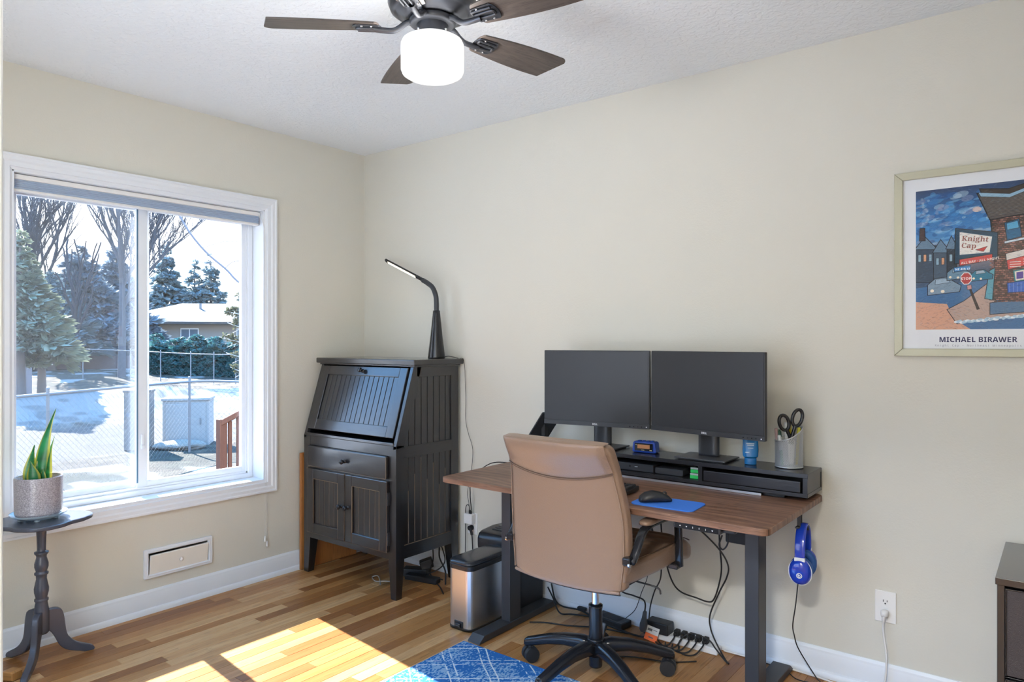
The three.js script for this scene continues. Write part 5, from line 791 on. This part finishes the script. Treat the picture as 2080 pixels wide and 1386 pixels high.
    const me = new THREE.Mesh(g, leafM); me.name = 'leaf'; me.castShadow = me.receiveShadow = true; pl.add(me);
  }
  leaf(0.012, -0.004, 0.285, 0.023, 0.012, -0.050, 2.2, 0.5, 1); leaf(-0.010, 0.030, 0.145, 0.018, 0.010, -0.016, 1.9, -0.6, 2); leaf(0.020, -0.022, 0.175, 0.022, 0.012, -0.024, 2.6, 0.7, 3); leaf(0.028, 0.026, 0.085, 0.020, -0.004, 0.012, 2.0, 0.3, 4); leaf(0.006, 0.006, 0.135, 0.016, 0.01, -0.03, 1.3, 0.8, 5); leaf(0.030, -0.004, 0.05, 0.012, 0.008, 0.0, 2.4, 0.2, 6);
}
{ // wooden doorstop low at the left edge
  const d = obj('wooden_stop', place(ext([[0, 0.002], [0.10, 0.002], [0.10, 0.030], [0.09, 0.036], [0.06, 0.036], [0.0, 0.012]], 0.045, 0.004), 0.185, 0, 1.955, 0, 0.45, 0), mat([0.55, 0.30, 0.11], 0.45, { map: T.oak })); tag(d, 'light wooden doorstop on the floor beside the side table', 'doorstop');
}
// ---------------------------------------------------------------- outside: yard, fences, trees, houses
const GY = -0.62;
const gh = (x, z) => GY + 0.5 * smooth(-22, -34, x) + (x < -12 ? 0.55 * smooth(-14, -17, x) * (1 - smooth(-18, -21.5, x)) * (0.25 + 0.9 * n8(x * 0.35 + 40, z * 0.3 + 40)) : 0) + 0.05 * (n16(x * 0.8 + 80, z * 0.8 + 80) - 0.5);
{
  const X0 = -100, X1 = -0.25, Z0 = -70, Z1 = 50, nx = 150, nz = 120, pos = [], uv = [], idx = [];
  for (let i = 0; i <= nx; i++) { const x = X1 + (X0 - X1) * Math.pow(i / nx, 1.6); for (let j = 0; j <= nz; j++) { const t = j / nz * 2 - 1, z = t < 0 ? -Math.pow(-t, 1.4) * -Z0 : Math.pow(t, 1.4) * Z1; pos.push(x, gh(x, z), z - 3); uv.push((x + 50) / 50, (z - 3 + 35) / 50); } }
  for (let i = 0; i < nx; i++) for (let j = 0; j < nz; j++) { const a = i * (nz + 1) + j, b = a + 1, c = a + nz + 1, d = c + 1; idx.push(a, b, c, b, d, c); }
  const g = new THREE.BufferGeometry(); g.setAttribute('position', new THREE.Float32BufferAttribute(pos, 3)); g.setAttribute('uv', new THREE.Float32BufferAttribute(uv, 2)); g.setIndex(idx); g.computeVertexNormals();
  const map = dataTex(1024, 1024, (u, v) => { const x = u * 50 - 50, z = v * 50 - 35; const big = n64(u * 48, v * 48), mid = n128(u * 128, v * 128), fine = n256(u * 256 * 1.0, v * 256) * 0.6 + 0.4 * n256(u * 512, v * 512);
    const straw = [0.27 + 0.22 * (fine - 0.5), 0.25 + 0.22 * (fine - 0.5), 0.215 + 0.18 * (fine - 0.5)], green = [0.15 + 0.1 * (fine - 0.5), 0.18 + 0.1 * (fine - 0.5), 0.155 + 0.08 * (fine - 0.5)], snow = [0.55, 0.55, 0.55], pave = [0.30, 0.295, 0.29];
    let c = straw; const gk = Math.max(smooth(0.50, 0.62, big * 0.7 + mid * 0.3) * 0.6, (1 - smooth(0.75, 1.15, Math.hypot((x + 6.9) / 1.5, (z + 0.75) / 0.95) + 0.5 * (mid - 0.5))) * 0.95); c = c.map((q, i) => lerp(q, green[i], gk * 0.85)); const sn = smooth(0.60, 0.68, mid * 0.5 + n32(u * 64, v * 64) * 0.5 + (x < -22 ? 0.03 : -0.05)); c = c.map((q, i) => lerp(q, snow[i], sn));
    const pv = smooth(-8.9 + 0.5 * (big - 0.5), -9.3 + 0.5 * (big - 0.5), x) * (1 - smooth(-13.5, -14.5, x)); c = c.map((q, i) => lerp(q, pave[i] + 0.05 * (fine - 0.5), pv)); const sb = smooth(-13.5 + 2 * (mid - 0.5), -15, x) * (1 - smooth(-20.5 + 3 * (big - 0.5), -22 + 3 * (big - 0.5), x)); return c.map((q, i) => lerp(q, snow[i] - 0.12 * smooth(0.55, 0.7, mid), sb)); }, true);
  const m = new THREE.Mesh(g, mat([1, 1, 1], 0.95, { map, bumpMap: rep(T.fine, 40), bumpScale: 0.03 })); m.name = 'yard_ground'; m.receiveShadow = true; m.castShadow = true; m.userData.kind = 'structure'; m.userData.label = 'winter yard with straw coloured grass, paving and snow'; scene.add(m);
  const fr = struct('yard_ground_front', span(-30, 40, -0.75, -0.62, 2.9, 60, 0), mat([0.42, 0.42, 0.42], 0.95)); fr.userData.label = 'snow covered ground on the other side of the house';
}
const galv = mat([0.20, 0.21, 0.225], 0.5, { metalness: 0.3 });
function chainFence(label, pts, posts, h, mesh) {
  const f = thing('chain_link_fence', label, 'fence', [0, 0, 0]);
  obj('top_rail', tube(pts.map(([x, z]) => [x, gh(x, z) + h, z]), 0.021, 40, 8), galv, f);
  for (const [x, z] of posts) obj('post', [cyl(0.021, 0.021, h + 0.1, x, gh(x, z) + h / 2 + 0.02, z, 0, 0, 12), place(new THREE.SphereGeometry(0.024, 10, 8), x, gh(x, z) + h + 0.07, z)], galv, f);
  const bars = []; const bar = (a, b, t) => { const d = new THREE.Vector3().subVectors(b, a), L = d.length(); const g = new THREE.CylinderGeometry(t, t, L, 3, 1, true); g.applyQuaternion(new THREE.Quaternion().setFromUnitVectors(new THREE.Vector3(0, 1, 0), d.normalize())); g.translate((a.x + b.x) / 2, (a.y + b.y) / 2, (a.z + b.z) / 2); bars.push(tidy(g)); };
  for (let s = 0; s < pts.length - 1; s++) { const [xa, za] = pts[s], [xb, zb] = pts[s + 1], L = Math.hypot(xb - xa, zb - za), n = Math.floor(L / mesh), at = q => { const t = clamp(q / L); const x = lerp(xa, xb, t), z = lerp(za, zb, t); return [x, z]; };
    for (let i = -Math.ceil(h / mesh); i < n; i++) for (const dir of [0, 1]) { let q0 = i * mesh, y0 = 0, q1 = q0 + h, y1 = h; if (q0 < 0) { y0 = -q0; q0 = 0; } if (q1 > L) { y1 = h - (q1 - L); q1 = L; } if (q1 - q0 < 0.02) continue; const a = at(q0), b = at(q1), ga = gh(...at(L / 2)); const A = dir ? h - y0 : y0, Bv = dir ? h - y1 : y1; bar(new THREE.Vector3(a[0], ga + A, a[1]), new THREE.Vector3(b[0], ga + Bv, b[1]), 0.0016); } }
  const m = new THREE.Mesh(mergeGeometries(bars), galv); m.name = 'wire_netting'; m.userData.kind = 'stuff'; m.castShadow = m.receiveShadow = true; f.add(m);
}
chainFence('near chain-link fence across the yard in front of the utility boxes', [[-6.5, 0.51], [-7.15, -0.14], [-7.47, -0.78], [-8.39, -3.23], [-7.81, -3.94], [-7.39, -4.65]], [[-7.47, -0.78], [-8.39, -3.23]], 1.2, 0.085);
chainFence('far chain-link fence beyond the snow bank', [[-30.5, -8.0], [-28.0, -10.8], [-26.0, -12.4], [-24.1, -13.9]], [[-29.2, -9.4], [-28.0, -10.8], [-27.0, -11.6], [-26.0, -12.4], [-25.2, -13.0], [-24.5, -13.6]], 1.25, 0.25);
{ // utility boxes beyond the fence
  const paint = mat([0.31, 0.32, 0.32], 0.55);
  const a = thing('utility_cabinet', 'wide pale grey utility cabinet behind the near fence', 'utility box', [-9.38, gh(-9.38, -3.73), -3.73], 0.91);
  obj('body', bx(0.78, 0.84, 0.55, 0, 0.42, 0, 0.012), paint, a); obj('lid', bx(0.82, 0.05, 0.6, 0, 0.85, 0, 0.012), paint, a); obj('door', bx(0.68, 0.7, 0.02, 0, 0.42, 0.28, 0.005), paint, a); obj('handle', bx(0.02, 0.12, 0.02, 0.25, 0.45, 0.30, 0.004), galv, a);
  const b = thing('utility_pedestal', 'tall narrow grey utility box behind the near fence', 'utility box', [-9.38, gh(-9.38, -2.84), -2.84], 0.91);
  obj('body', bx(0.42, 1.02, 0.3, 0, 0.51, 0, 0.015), mat([0.15, 0.147, 0.14], 0.6), b); obj('meter_plate', bx(0.05, 0.07, 0.01, -0.14, 0.62, 0.152, 0.002), mat([0.15, 0.17, 0.2], 0.5), b); obj('cap', bx(0.45, 0.04, 0.33, 0, 1.03, 0, 0.01), mat([0.15, 0.147, 0.14], 0.6), b);
  const r = obj('boulder', (() => { const g = new THREE.IcosahedronGeometry(0.3, 3); const p = g.attributes.position; for (let i = 0; i < p.count; i++) { const k = 0.8 + 0.4 * n16(p.getX(i) * 6 + 30, p.getZ(i) * 6 + p.getY(i) * 5 + 30); p.setXYZ(i, p.getX(i) * k * 1.5, p.getY(i) * k * 0.35, p.getZ(i) * k * 0.8); } g.computeVertexNormals(); return place(g, -8.85, gh(-8.85, -3.3) + 0.05, -3.3, 0, 0.9, 0); })(), mat([0.2, 0.19, 0.17], 0.9)); tag(r, 'flat pale rock beside the wide utility cabinet', 'rock');
}
{ // brown deck stair railing just outside
  const d = thing('stair_railing', 'red-brown wooden stair railing outside the window', 'railing', [-1.76, GY, -0.055]);
  const w = mat([0.115, 0.045, 0.03], 0.7, { map: T.oak });
  const up = [0.35, 0.28, -0.30], n = 10; // rail climbs away to the right
  obj('newel_post', bx(0.062, 1.30, 0.062, 0, 0.65, 0, 0.006), w, d, { grain: 1 });
  obj('handrail', (() => { const L = 1.3; return place(bx(L, 0.04, 0.075, L / 2, 0, 0, 0.006), 0, 0, 0, 0, 0, 0.50).applyMatrix4(new THREE.Matrix4().makeRotationY(0.80)).translate(0.0, 1.27, 0); })(), w, d);
  for (let i = 1; i <= n; i++) { const q = i * 0.062, X = q * Math.cos(0.8), Z = -q * Math.sin(0.8), yt = 1.25 + q * Math.tan(0.50); obj('baluster', bx(0.024, yt - 0.2, 0.024, X, (yt + 0.2) / 2, Z, 0.003), w, d, { grain: 1 }); }
  obj('stair_stringer', (() => { const L = 1.3; return place(bx(L, 0.2, 0.05, L / 2, 0, 0, 0.004), 0, 0, 0, 0, 0, 0.50).applyMatrix4(new THREE.Matrix4().makeRotationY(0.80)).translate(0.0, 0.1, 0); })(), w, d);
}
// trees
function bareTree(label, x, z, h, r0, seed, o = {}) {
  const t = thing('bare_tree', label, 'tree', [x, gh(x, z) - 0.05, z]), r = rng(seed), segs = []; let trunkG = [];
  const seg = (list, a, b, ra, rb) => { const d = new THREE.Vector3().subVectors(b, a), L = d.length(), g = new THREE.CylinderGeometry(rb, ra, L * 1.03, ra > 0.06 ? 9 : 5, 1, true); g.applyQuaternion(new THREE.Quaternion().setFromUnitVectors(new THREE.Vector3(0, 1, 0), d.normalize())); g.translate((a.x + b.x) / 2, (a.y + b.y) / 2, (a.z + b.z) / 2); list.push(tidy(g)); };
  function grow(p, dir, len, rad, depth) {
    let q = p.clone(), d = dir.clone(); const n = depth === 0 ? 5 : 4;
    for (let i = 0; i < n; i++) { const e = q.clone().addScaledVector(d, len / n); seg(depth === 0 ? trunkG : segs, q, e, lerp(rad, rad * 0.62, i / n), lerp(rad, rad * 0.62, (i + 1) / n)); q = e; d.add(new THREE.Vector3(r() - 0.5, (r() - 0.35) * 0.5, r() - 0.5).multiplyScalar(depth ? 0.34 : 0.08)).normalize();
      if (depth < o.depth && (depth > 0 || i >= 2)) { const k = depth === 0 ? 2 : 1; for (let m = 0; m < k; m++) { const a = r() * 6.2832, s = new THREE.Vector3(Math.cos(a), 0.55 + 0.9 * r(), Math.sin(a)).normalize(); grow(q, d.clone().multiplyScalar(0.9).add(s.multiplyScalar(0.85)).normalize(), len * (0.46 + 0.25 * r()), rad * 0.5, depth + 1); } } }
    if (depth < o.depth) grow(q, d, len * 0.7, rad * 0.6, depth + 1);
  }
  o.depth ??= 4; grow(new THREE.Vector3(0, 0, 0), new THREE.Vector3(o.leanX ?? 0.02, 1, o.leanZ ?? 0).normalize(), h * 0.42, r0, 0);
  const bark = mat(o.bark ?? [0.06, 0.06, 0.068], 0.9);
  const a = new THREE.Mesh(mergeGeometries(trunkG), bark); a.name = 'trunk'; a.castShadow = a.receiveShadow = true; t.add(a);
  const b = new THREE.Mesh(mergeGeometries(segs), bark); b.name = 'branches'; b.castShadow = b.receiveShadow = true; b.userData.kind = 'stuff'; t.add(b);
}
const tuft = (() => { const r = rng(5), pos = []; for (let i = 0; i < 26; i++) { const a = r() * 6.28, e = (r() - 0.35) * 1.9, d = new THREE.Vector3(Math.cos(a) * Math.cos(e), Math.sin(e) * 0.75, Math.sin(a) * Math.cos(e)), s = new THREE.Vector3(r() - 0.5, r() - 0.5, r() - 0.5).cross(d).normalize().multiplyScalar(0.11), L = 0.35 + r() * 0.3, c = d.clone().multiplyScalar(0.05), m = d.clone().multiplyScalar(L * 0.6), tp = d.clone().multiplyScalar(L); pos.push(...c.toArray(), ...m.clone().add(s).toArray(), ...m.clone().sub(s).toArray(), ...m.clone().add(s).toArray(), ...tp.toArray(), ...m.clone().sub(s).toArray()); } const g = new THREE.BufferGeometry(); g.setAttribute('position', new THREE.Float32BufferAttribute(pos, 3)); g.computeVertexNormals(); return g; })();
function leafMat(c) { return mat(c, 0.85, { transmission: 0.35, thickness: 0, side: THREE.DoubleSide }); }
function conifer(label, x, z, h, w, seed, c, o = {}) {
  const t = thing(o.name ?? 'conifer_tree', label, 'tree', [x, gh(x, z) - 0.05, z], 0, o.group), r = rng(seed), n = o.n ?? 420, low = o.low ?? 0.06;
  obj('trunk', cyl(0.03, w * 0.07 + 0.06, h * 0.9, 0, h * 0.45, 0, 0, 0, 9), mat([0.17, 0.15, 0.14], 0.9), t);
  const im = new THREE.InstancedMesh(tuft, leafMat(c), n), m4 = new THREE.Matrix4(), q = new THREE.Quaternion(), e = new THREE.Euler(), cc = new THREE.Color();
  for (let i = 0; i < n; i++) { const k = o.shape === 'round' ? r() : 1 - Math.sqrt(r()), y = h * lerp(low, 0.99, k); let rad = o.shape === 'round' ? w * Math.sqrt(Math.max(0, 1 - (2 * k - 1) ** 2)) * (0.75 + 0.5 * n16(k * 9 + seed, 3)) : o.shape === 'column' ? w * Math.min(1, (1 - k) * 3.5) : w * (1 - k) * (0.72 + 0.42 * Math.abs(Math.sin(k * (o.tiers ?? 24) + seed))); rad *= Math.sqrt(0.12 + 0.88 * r()); const a = r() * 6.2832, s = (o.size ?? 0.9) * (0.6 + 0.8 * r()) * (o.shape ? 1 : 0.45 + 0.75 * (1 - k)); e.set(r() * 0.8 - 0.4, a, r() * 0.8 - 0.4); m4.compose(new THREE.Vector3(rad * Math.cos(a), y - 0.10 * rad, rad * Math.sin(a)), q.setFromEuler(e), new THREE.Vector3(s, s * 0.7, s)); im.setMatrixAt(i, m4); const b = 0.75 + 0.5 * r(); im.setColorAt(i, cc.setRGB(b, b, b)); }
  im.name = 'foliage'; im.userData.kind = 'stuff'; im.castShadow = im.receiveShadow = true; t.add(im);
}
const hazeEv = [0.16, 0.24, 0.265], hazeEvb = [0.15, 0.205, 0.25], hazeYg = [0.21, 0.24, 0.16];  // outdoor haze is mixed into these foliage colours, paler and mostly bluer
bareTree('large bare tree with thick grey trunk beside the window mullion', -29.2, -10.95, 12, 0.17, 21, { depth: 5, bark: [0.10, 0.10, 0.11] });
bareTree('thin dark trunk standing left of the large bare tree', -32.9, -10.55, 7, 0.15, 33, { depth: 2, bark: [0.05, 0.05, 0.06] });
bareTree('spreading bare tree rising behind the pine at far left', -35.65, -9.7, 11.5, 0.18, 45, { depth: 4 });
conifer('broad evergreen coloured blue-grey for haze, behind the thin dark trunk', -37.0, -12.2, 6.6, 3.0, 3, hazeEvb, { n: 760, size: 1.15, low: 0.2, tiers: 9, group: 'evergreens at the back of the yard' });
conifer('dark evergreen behind the large bare trunk', -38.5, -14.6, 6.9, 2.4, 4, hazeEvb, { n: 800, size: 1.2, low: 0.16, group: 'evergreens at the back of the yard' });
conifer('low evergreen filling in at the back fence', -35.0, -10.2, 4.9, 2.2, 6, hazeEv, { n: 520, size: 1.0, low: 0.22, group: 'evergreens at the back of the yard' });
conifer('yellow-green pine at the left edge of the window', -18.6, -3.87, 4.5, 1.25, 8, hazeYg, { n: 520, size: 0.62, low: 0.30, tiers: 14, group: 'pines at the left of the yard' });
conifer('smaller yellow-green pine leaning into the left sash', -19.4, -4.64, 3.3, 1.0, 9, hazeYg, { n: 340, size: 0.55, low: 0.34, tiers: 11, group: 'pines at the left of the yard' });
conifer('tallest spruce behind the house roof', -56.7, -26.2, 10.2, 2.7, 10, hazeEv, { n: 620, size: 1.2, group: 'spruces behind the house' });
conifer('shorter spruce in the middle behind the house roof', -54.8, -27.7, 8.6, 2.2, 12, hazeEv, { n: 460, size: 1.1, group: 'spruces behind the house' });
conifer('slim spruce at the right behind the house roof', -53.8, -28.6, 9.2, 2.2, 13, hazeEv, { n: 460, size: 1.1, group: 'spruces behind the house' });
for (const [i, [x, z, h]] of [[-30.4, -13.1, 1.95], [-29.8, -13.7, 1.85], [-29.2, -14.3, 2.0], [-28.5, -14.9, 1.95], [-27.8, -15.5, 1.8]].entries()) conifer(['first', 'second', 'third', 'fourth', 'last'][i] + ' arborvitae bush of the hedge, counted from the mullion', x, z, h, 0.62, 50 + i, [0.045, 0.15, 0.145], { name: 'arborvitae', n: 330, size: 0.42, low: 0.02, shape: 'column', group: 'arborvitae hedge before the house' });
{ // thick bare branch and needled twigs of a tree standing beside the window
  const t = thing('near_tree', 'bare branch and sparse pine twigs of a tree at the right of the window', 'tree', [0, 0, 0]); const r = rng(91);
  const b = mat([0.17, 0.17, 0.19], 0.9);
  const P = [[-4.35, -0.7, -3.2], [-4.4, 0.9, -3.0], [-4.6, 1.7, -2.45], [-4.86, 2.03, -2.06], [-5.0, 2.2, -1.96], [-5.2, 2.42, -1.80], [-5.36, 2.68, -1.66], [-5.50, 2.98, -1.55]];
  obj('trunk', tube([[-4.2, -0.7, -3.6], [-4.25, 0.6, -3.55], [-4.2, 2.5, -3.6], [-4.2, 5, -3.65]], 0.10, 30, 10), b, t);
  obj('branch', [tube([[-4.24, 1.1, -3.55], ...P.slice(2)], 0.013, 60, 8), tube([[-5.02, 2.22, -1.95], [-4.9, 2.30, -2.0], [-4.75, 2.31, -2.15]], 0.005, 20, 5), tube([[-5.25, 2.48, -1.77], [-5.0, 2.56, -1.95], [-4.8, 2.54, -2.12]], 0.004, 20, 5), tube([[-5.1, 2.3, -1.88], [-5.2, 2.28, -1.8], [-5.3, 2.33, -1.7]], 0.004, 16, 5)], b, t);
  const tw = [], im = new THREE.InstancedMesh(tuft, leafMat([0.12, 0.125, 0.07]), 120), m4 = new THREE.Matrix4(); let n = 0;
  for (const [x, y, z, l] of [[-4.72, 1.62, -2.02, 0.3], [-4.72, 1.46, -2.02, 0.22], [-4.74, 1.28, -2.00, 0.3], [-4.72, 1.08, -2.04, 0.26], [-4.72, 1.80, -2.04, 0.16], [-4.72, 0.90, -2.04, 0.2]]) { const e = [x - l * 0.7, y + 0.06, z + l * 0.55]; tw.push(tube([[-4.24, y - 0.1, -3.5], [-4.55, y - 0.05, -2.5], [x, y, z], e], 0.005, 24, 5), tube([[x, y, z], [x - l * 0.4, y - 0.07, z + l * 0.4]], 0.003, 8, 4)); for (let k = 0; k < 18; k++) { const t2 = r(); m4.compose(new THREE.Vector3(lerp(x + 0.06, e[0], t2 * 0.8) + (r() - 0.5) * 0.05, lerp(y, e[1], t2) + (r() - 0.6) * 0.07, lerp(z - 0.12, e[2], t2 * 0.8) + (r() - 0.5) * 0.05), new THREE.Quaternion().setFromEuler(new THREE.Euler(r() * 3, r() * 6, r() * 3)), new THREE.Vector3(0.11, 0.11, 0.11)); im.setMatrixAt(n++, m4); } }
  im.count = n; im.name = 'needles'; im.userData.kind = 'stuff'; t.add(im); obj('twigs', tw, mat([0.45, 0.43, 0.40], 0.9), t);
}
{ // neighbouring house with a low hip roof
  const h = thing('neighbour_house', 'neighbouring house with pale hip roof behind the arborvitae hedge', 'house', [-40.5, gh(-40, -21), -21.2], 0.91);
  const wall = mat([0.34, 0.30, 0.26], 0.9), roof = mat([0.085, 0.078, 0.074], 0.9);
  obj('wall', bx(13, 2.6, 8, 0.5, 1.3, -4, 0.01), wall, h);
  const hip = (x0, x1, z0, z1, y, k, in_) => { const v = [[x0, y, z0], [x1, y, z0], [x1, y, z1], [x0, y, z1], [x0 + in_, y + k, (z0 + z1) / 2], [x1 - in_, y + k, (z0 + z1) / 2]], f = [[3, 2, 5], [3, 5, 4], [2, 1, 5], [1, 0, 4], [1, 4, 5], [0, 3, 4]], p = []; for (const t of f) for (const i of t) p.push(...v[i]); const g = new THREE.BufferGeometry(); g.setAttribute('position', new THREE.Float32BufferAttribute(p, 3)); g.computeVertexNormals(); return g; };
  obj('roof', [hip(-6.6, 7.6, -8.6, 0.7, 2.6, 1.45, 4.2), bx(14.2, 0.16, 9.3, 0.5, 2.58, -3.95, 0.01)], roof, h);
  obj('garage_wall', bx(4.2, 2.4, 5, -5.6, 1.2, 1.2, 0.01), wall, h); obj('garage_roof', [hip(-8.2, -3.0, -2.0, 4.2, 2.4, 1.0, 1.5), bx(5.2, 0.14, 6.2, -5.6, 2.38, 1.1, 0.01)], roof, h);
  for (const x of [-1.2, 2.2]) { const w = obj('window', bx(1.1, 1.0, 0.06, x, 1.75, 0.02, 0.01), mat([0.8, 0.8, 0.78], 0.6), h); for (const s of [-0.26, 0.26]) obj('pane', bx(0.46, 0.84, 0.02, x + s, 1.75, 0.05, 0), mat([0.12, 0.16, 0.2], 0.2), w); }
  obj('roof_vent', [cyl(0.08, 0.08, 0.5, -1.0, 3.75, -2.6, 0, 0, 10), cyl(0.06, 0.06, 0.4, 1.6, 3.9, -3.2, 0, 0, 10), bx(0.4, 0.25, 0.4, 3.0, 3.6, -2.4, 0.02)], galv, h);
  const s = thing('garden_shed', 'small mauve shed behind the pine at the left edge', 'shed', [-22.6, gh(-22.6, -4.9) - 0.3, -4.6], 1.1);
  obj('wall', bx(1.35, 1.75, 1.5, 0, 0.85, 0, 0.01), mat([0.2, 0.18, 0.19], 0.9), s); obj('roof', place(hip(-0.8, 0.8, -0.9, 0.9, 0, 0.6, 0.3), 0, 1.7, 0), mat([0.4, 0.4, 0.42], 0.9), s);
  for (const y of [0.55, 0.85]) obj('window', bx(0.24, 0.22, 0.04, -0.1, y, 0.75, 0.005), mat([0.12, 0.15, 0.2], 0.3), s);
  const f = obj('low_brick_wall', (() => { const g = []; g.push(bx(7.5, 0.75, 0.3, 0, 0.3, 0, 0.01, 0, 0.9)); return g; })(), mat([0.16, 0.125, 0.125], 0.9)); f.position.set(-36.5, gh(-36.5, -11.5), -10.6); tag(f, 'low reddish garden wall behind the bare trees', 'garden wall');
}
renderer.render(scene, camera);
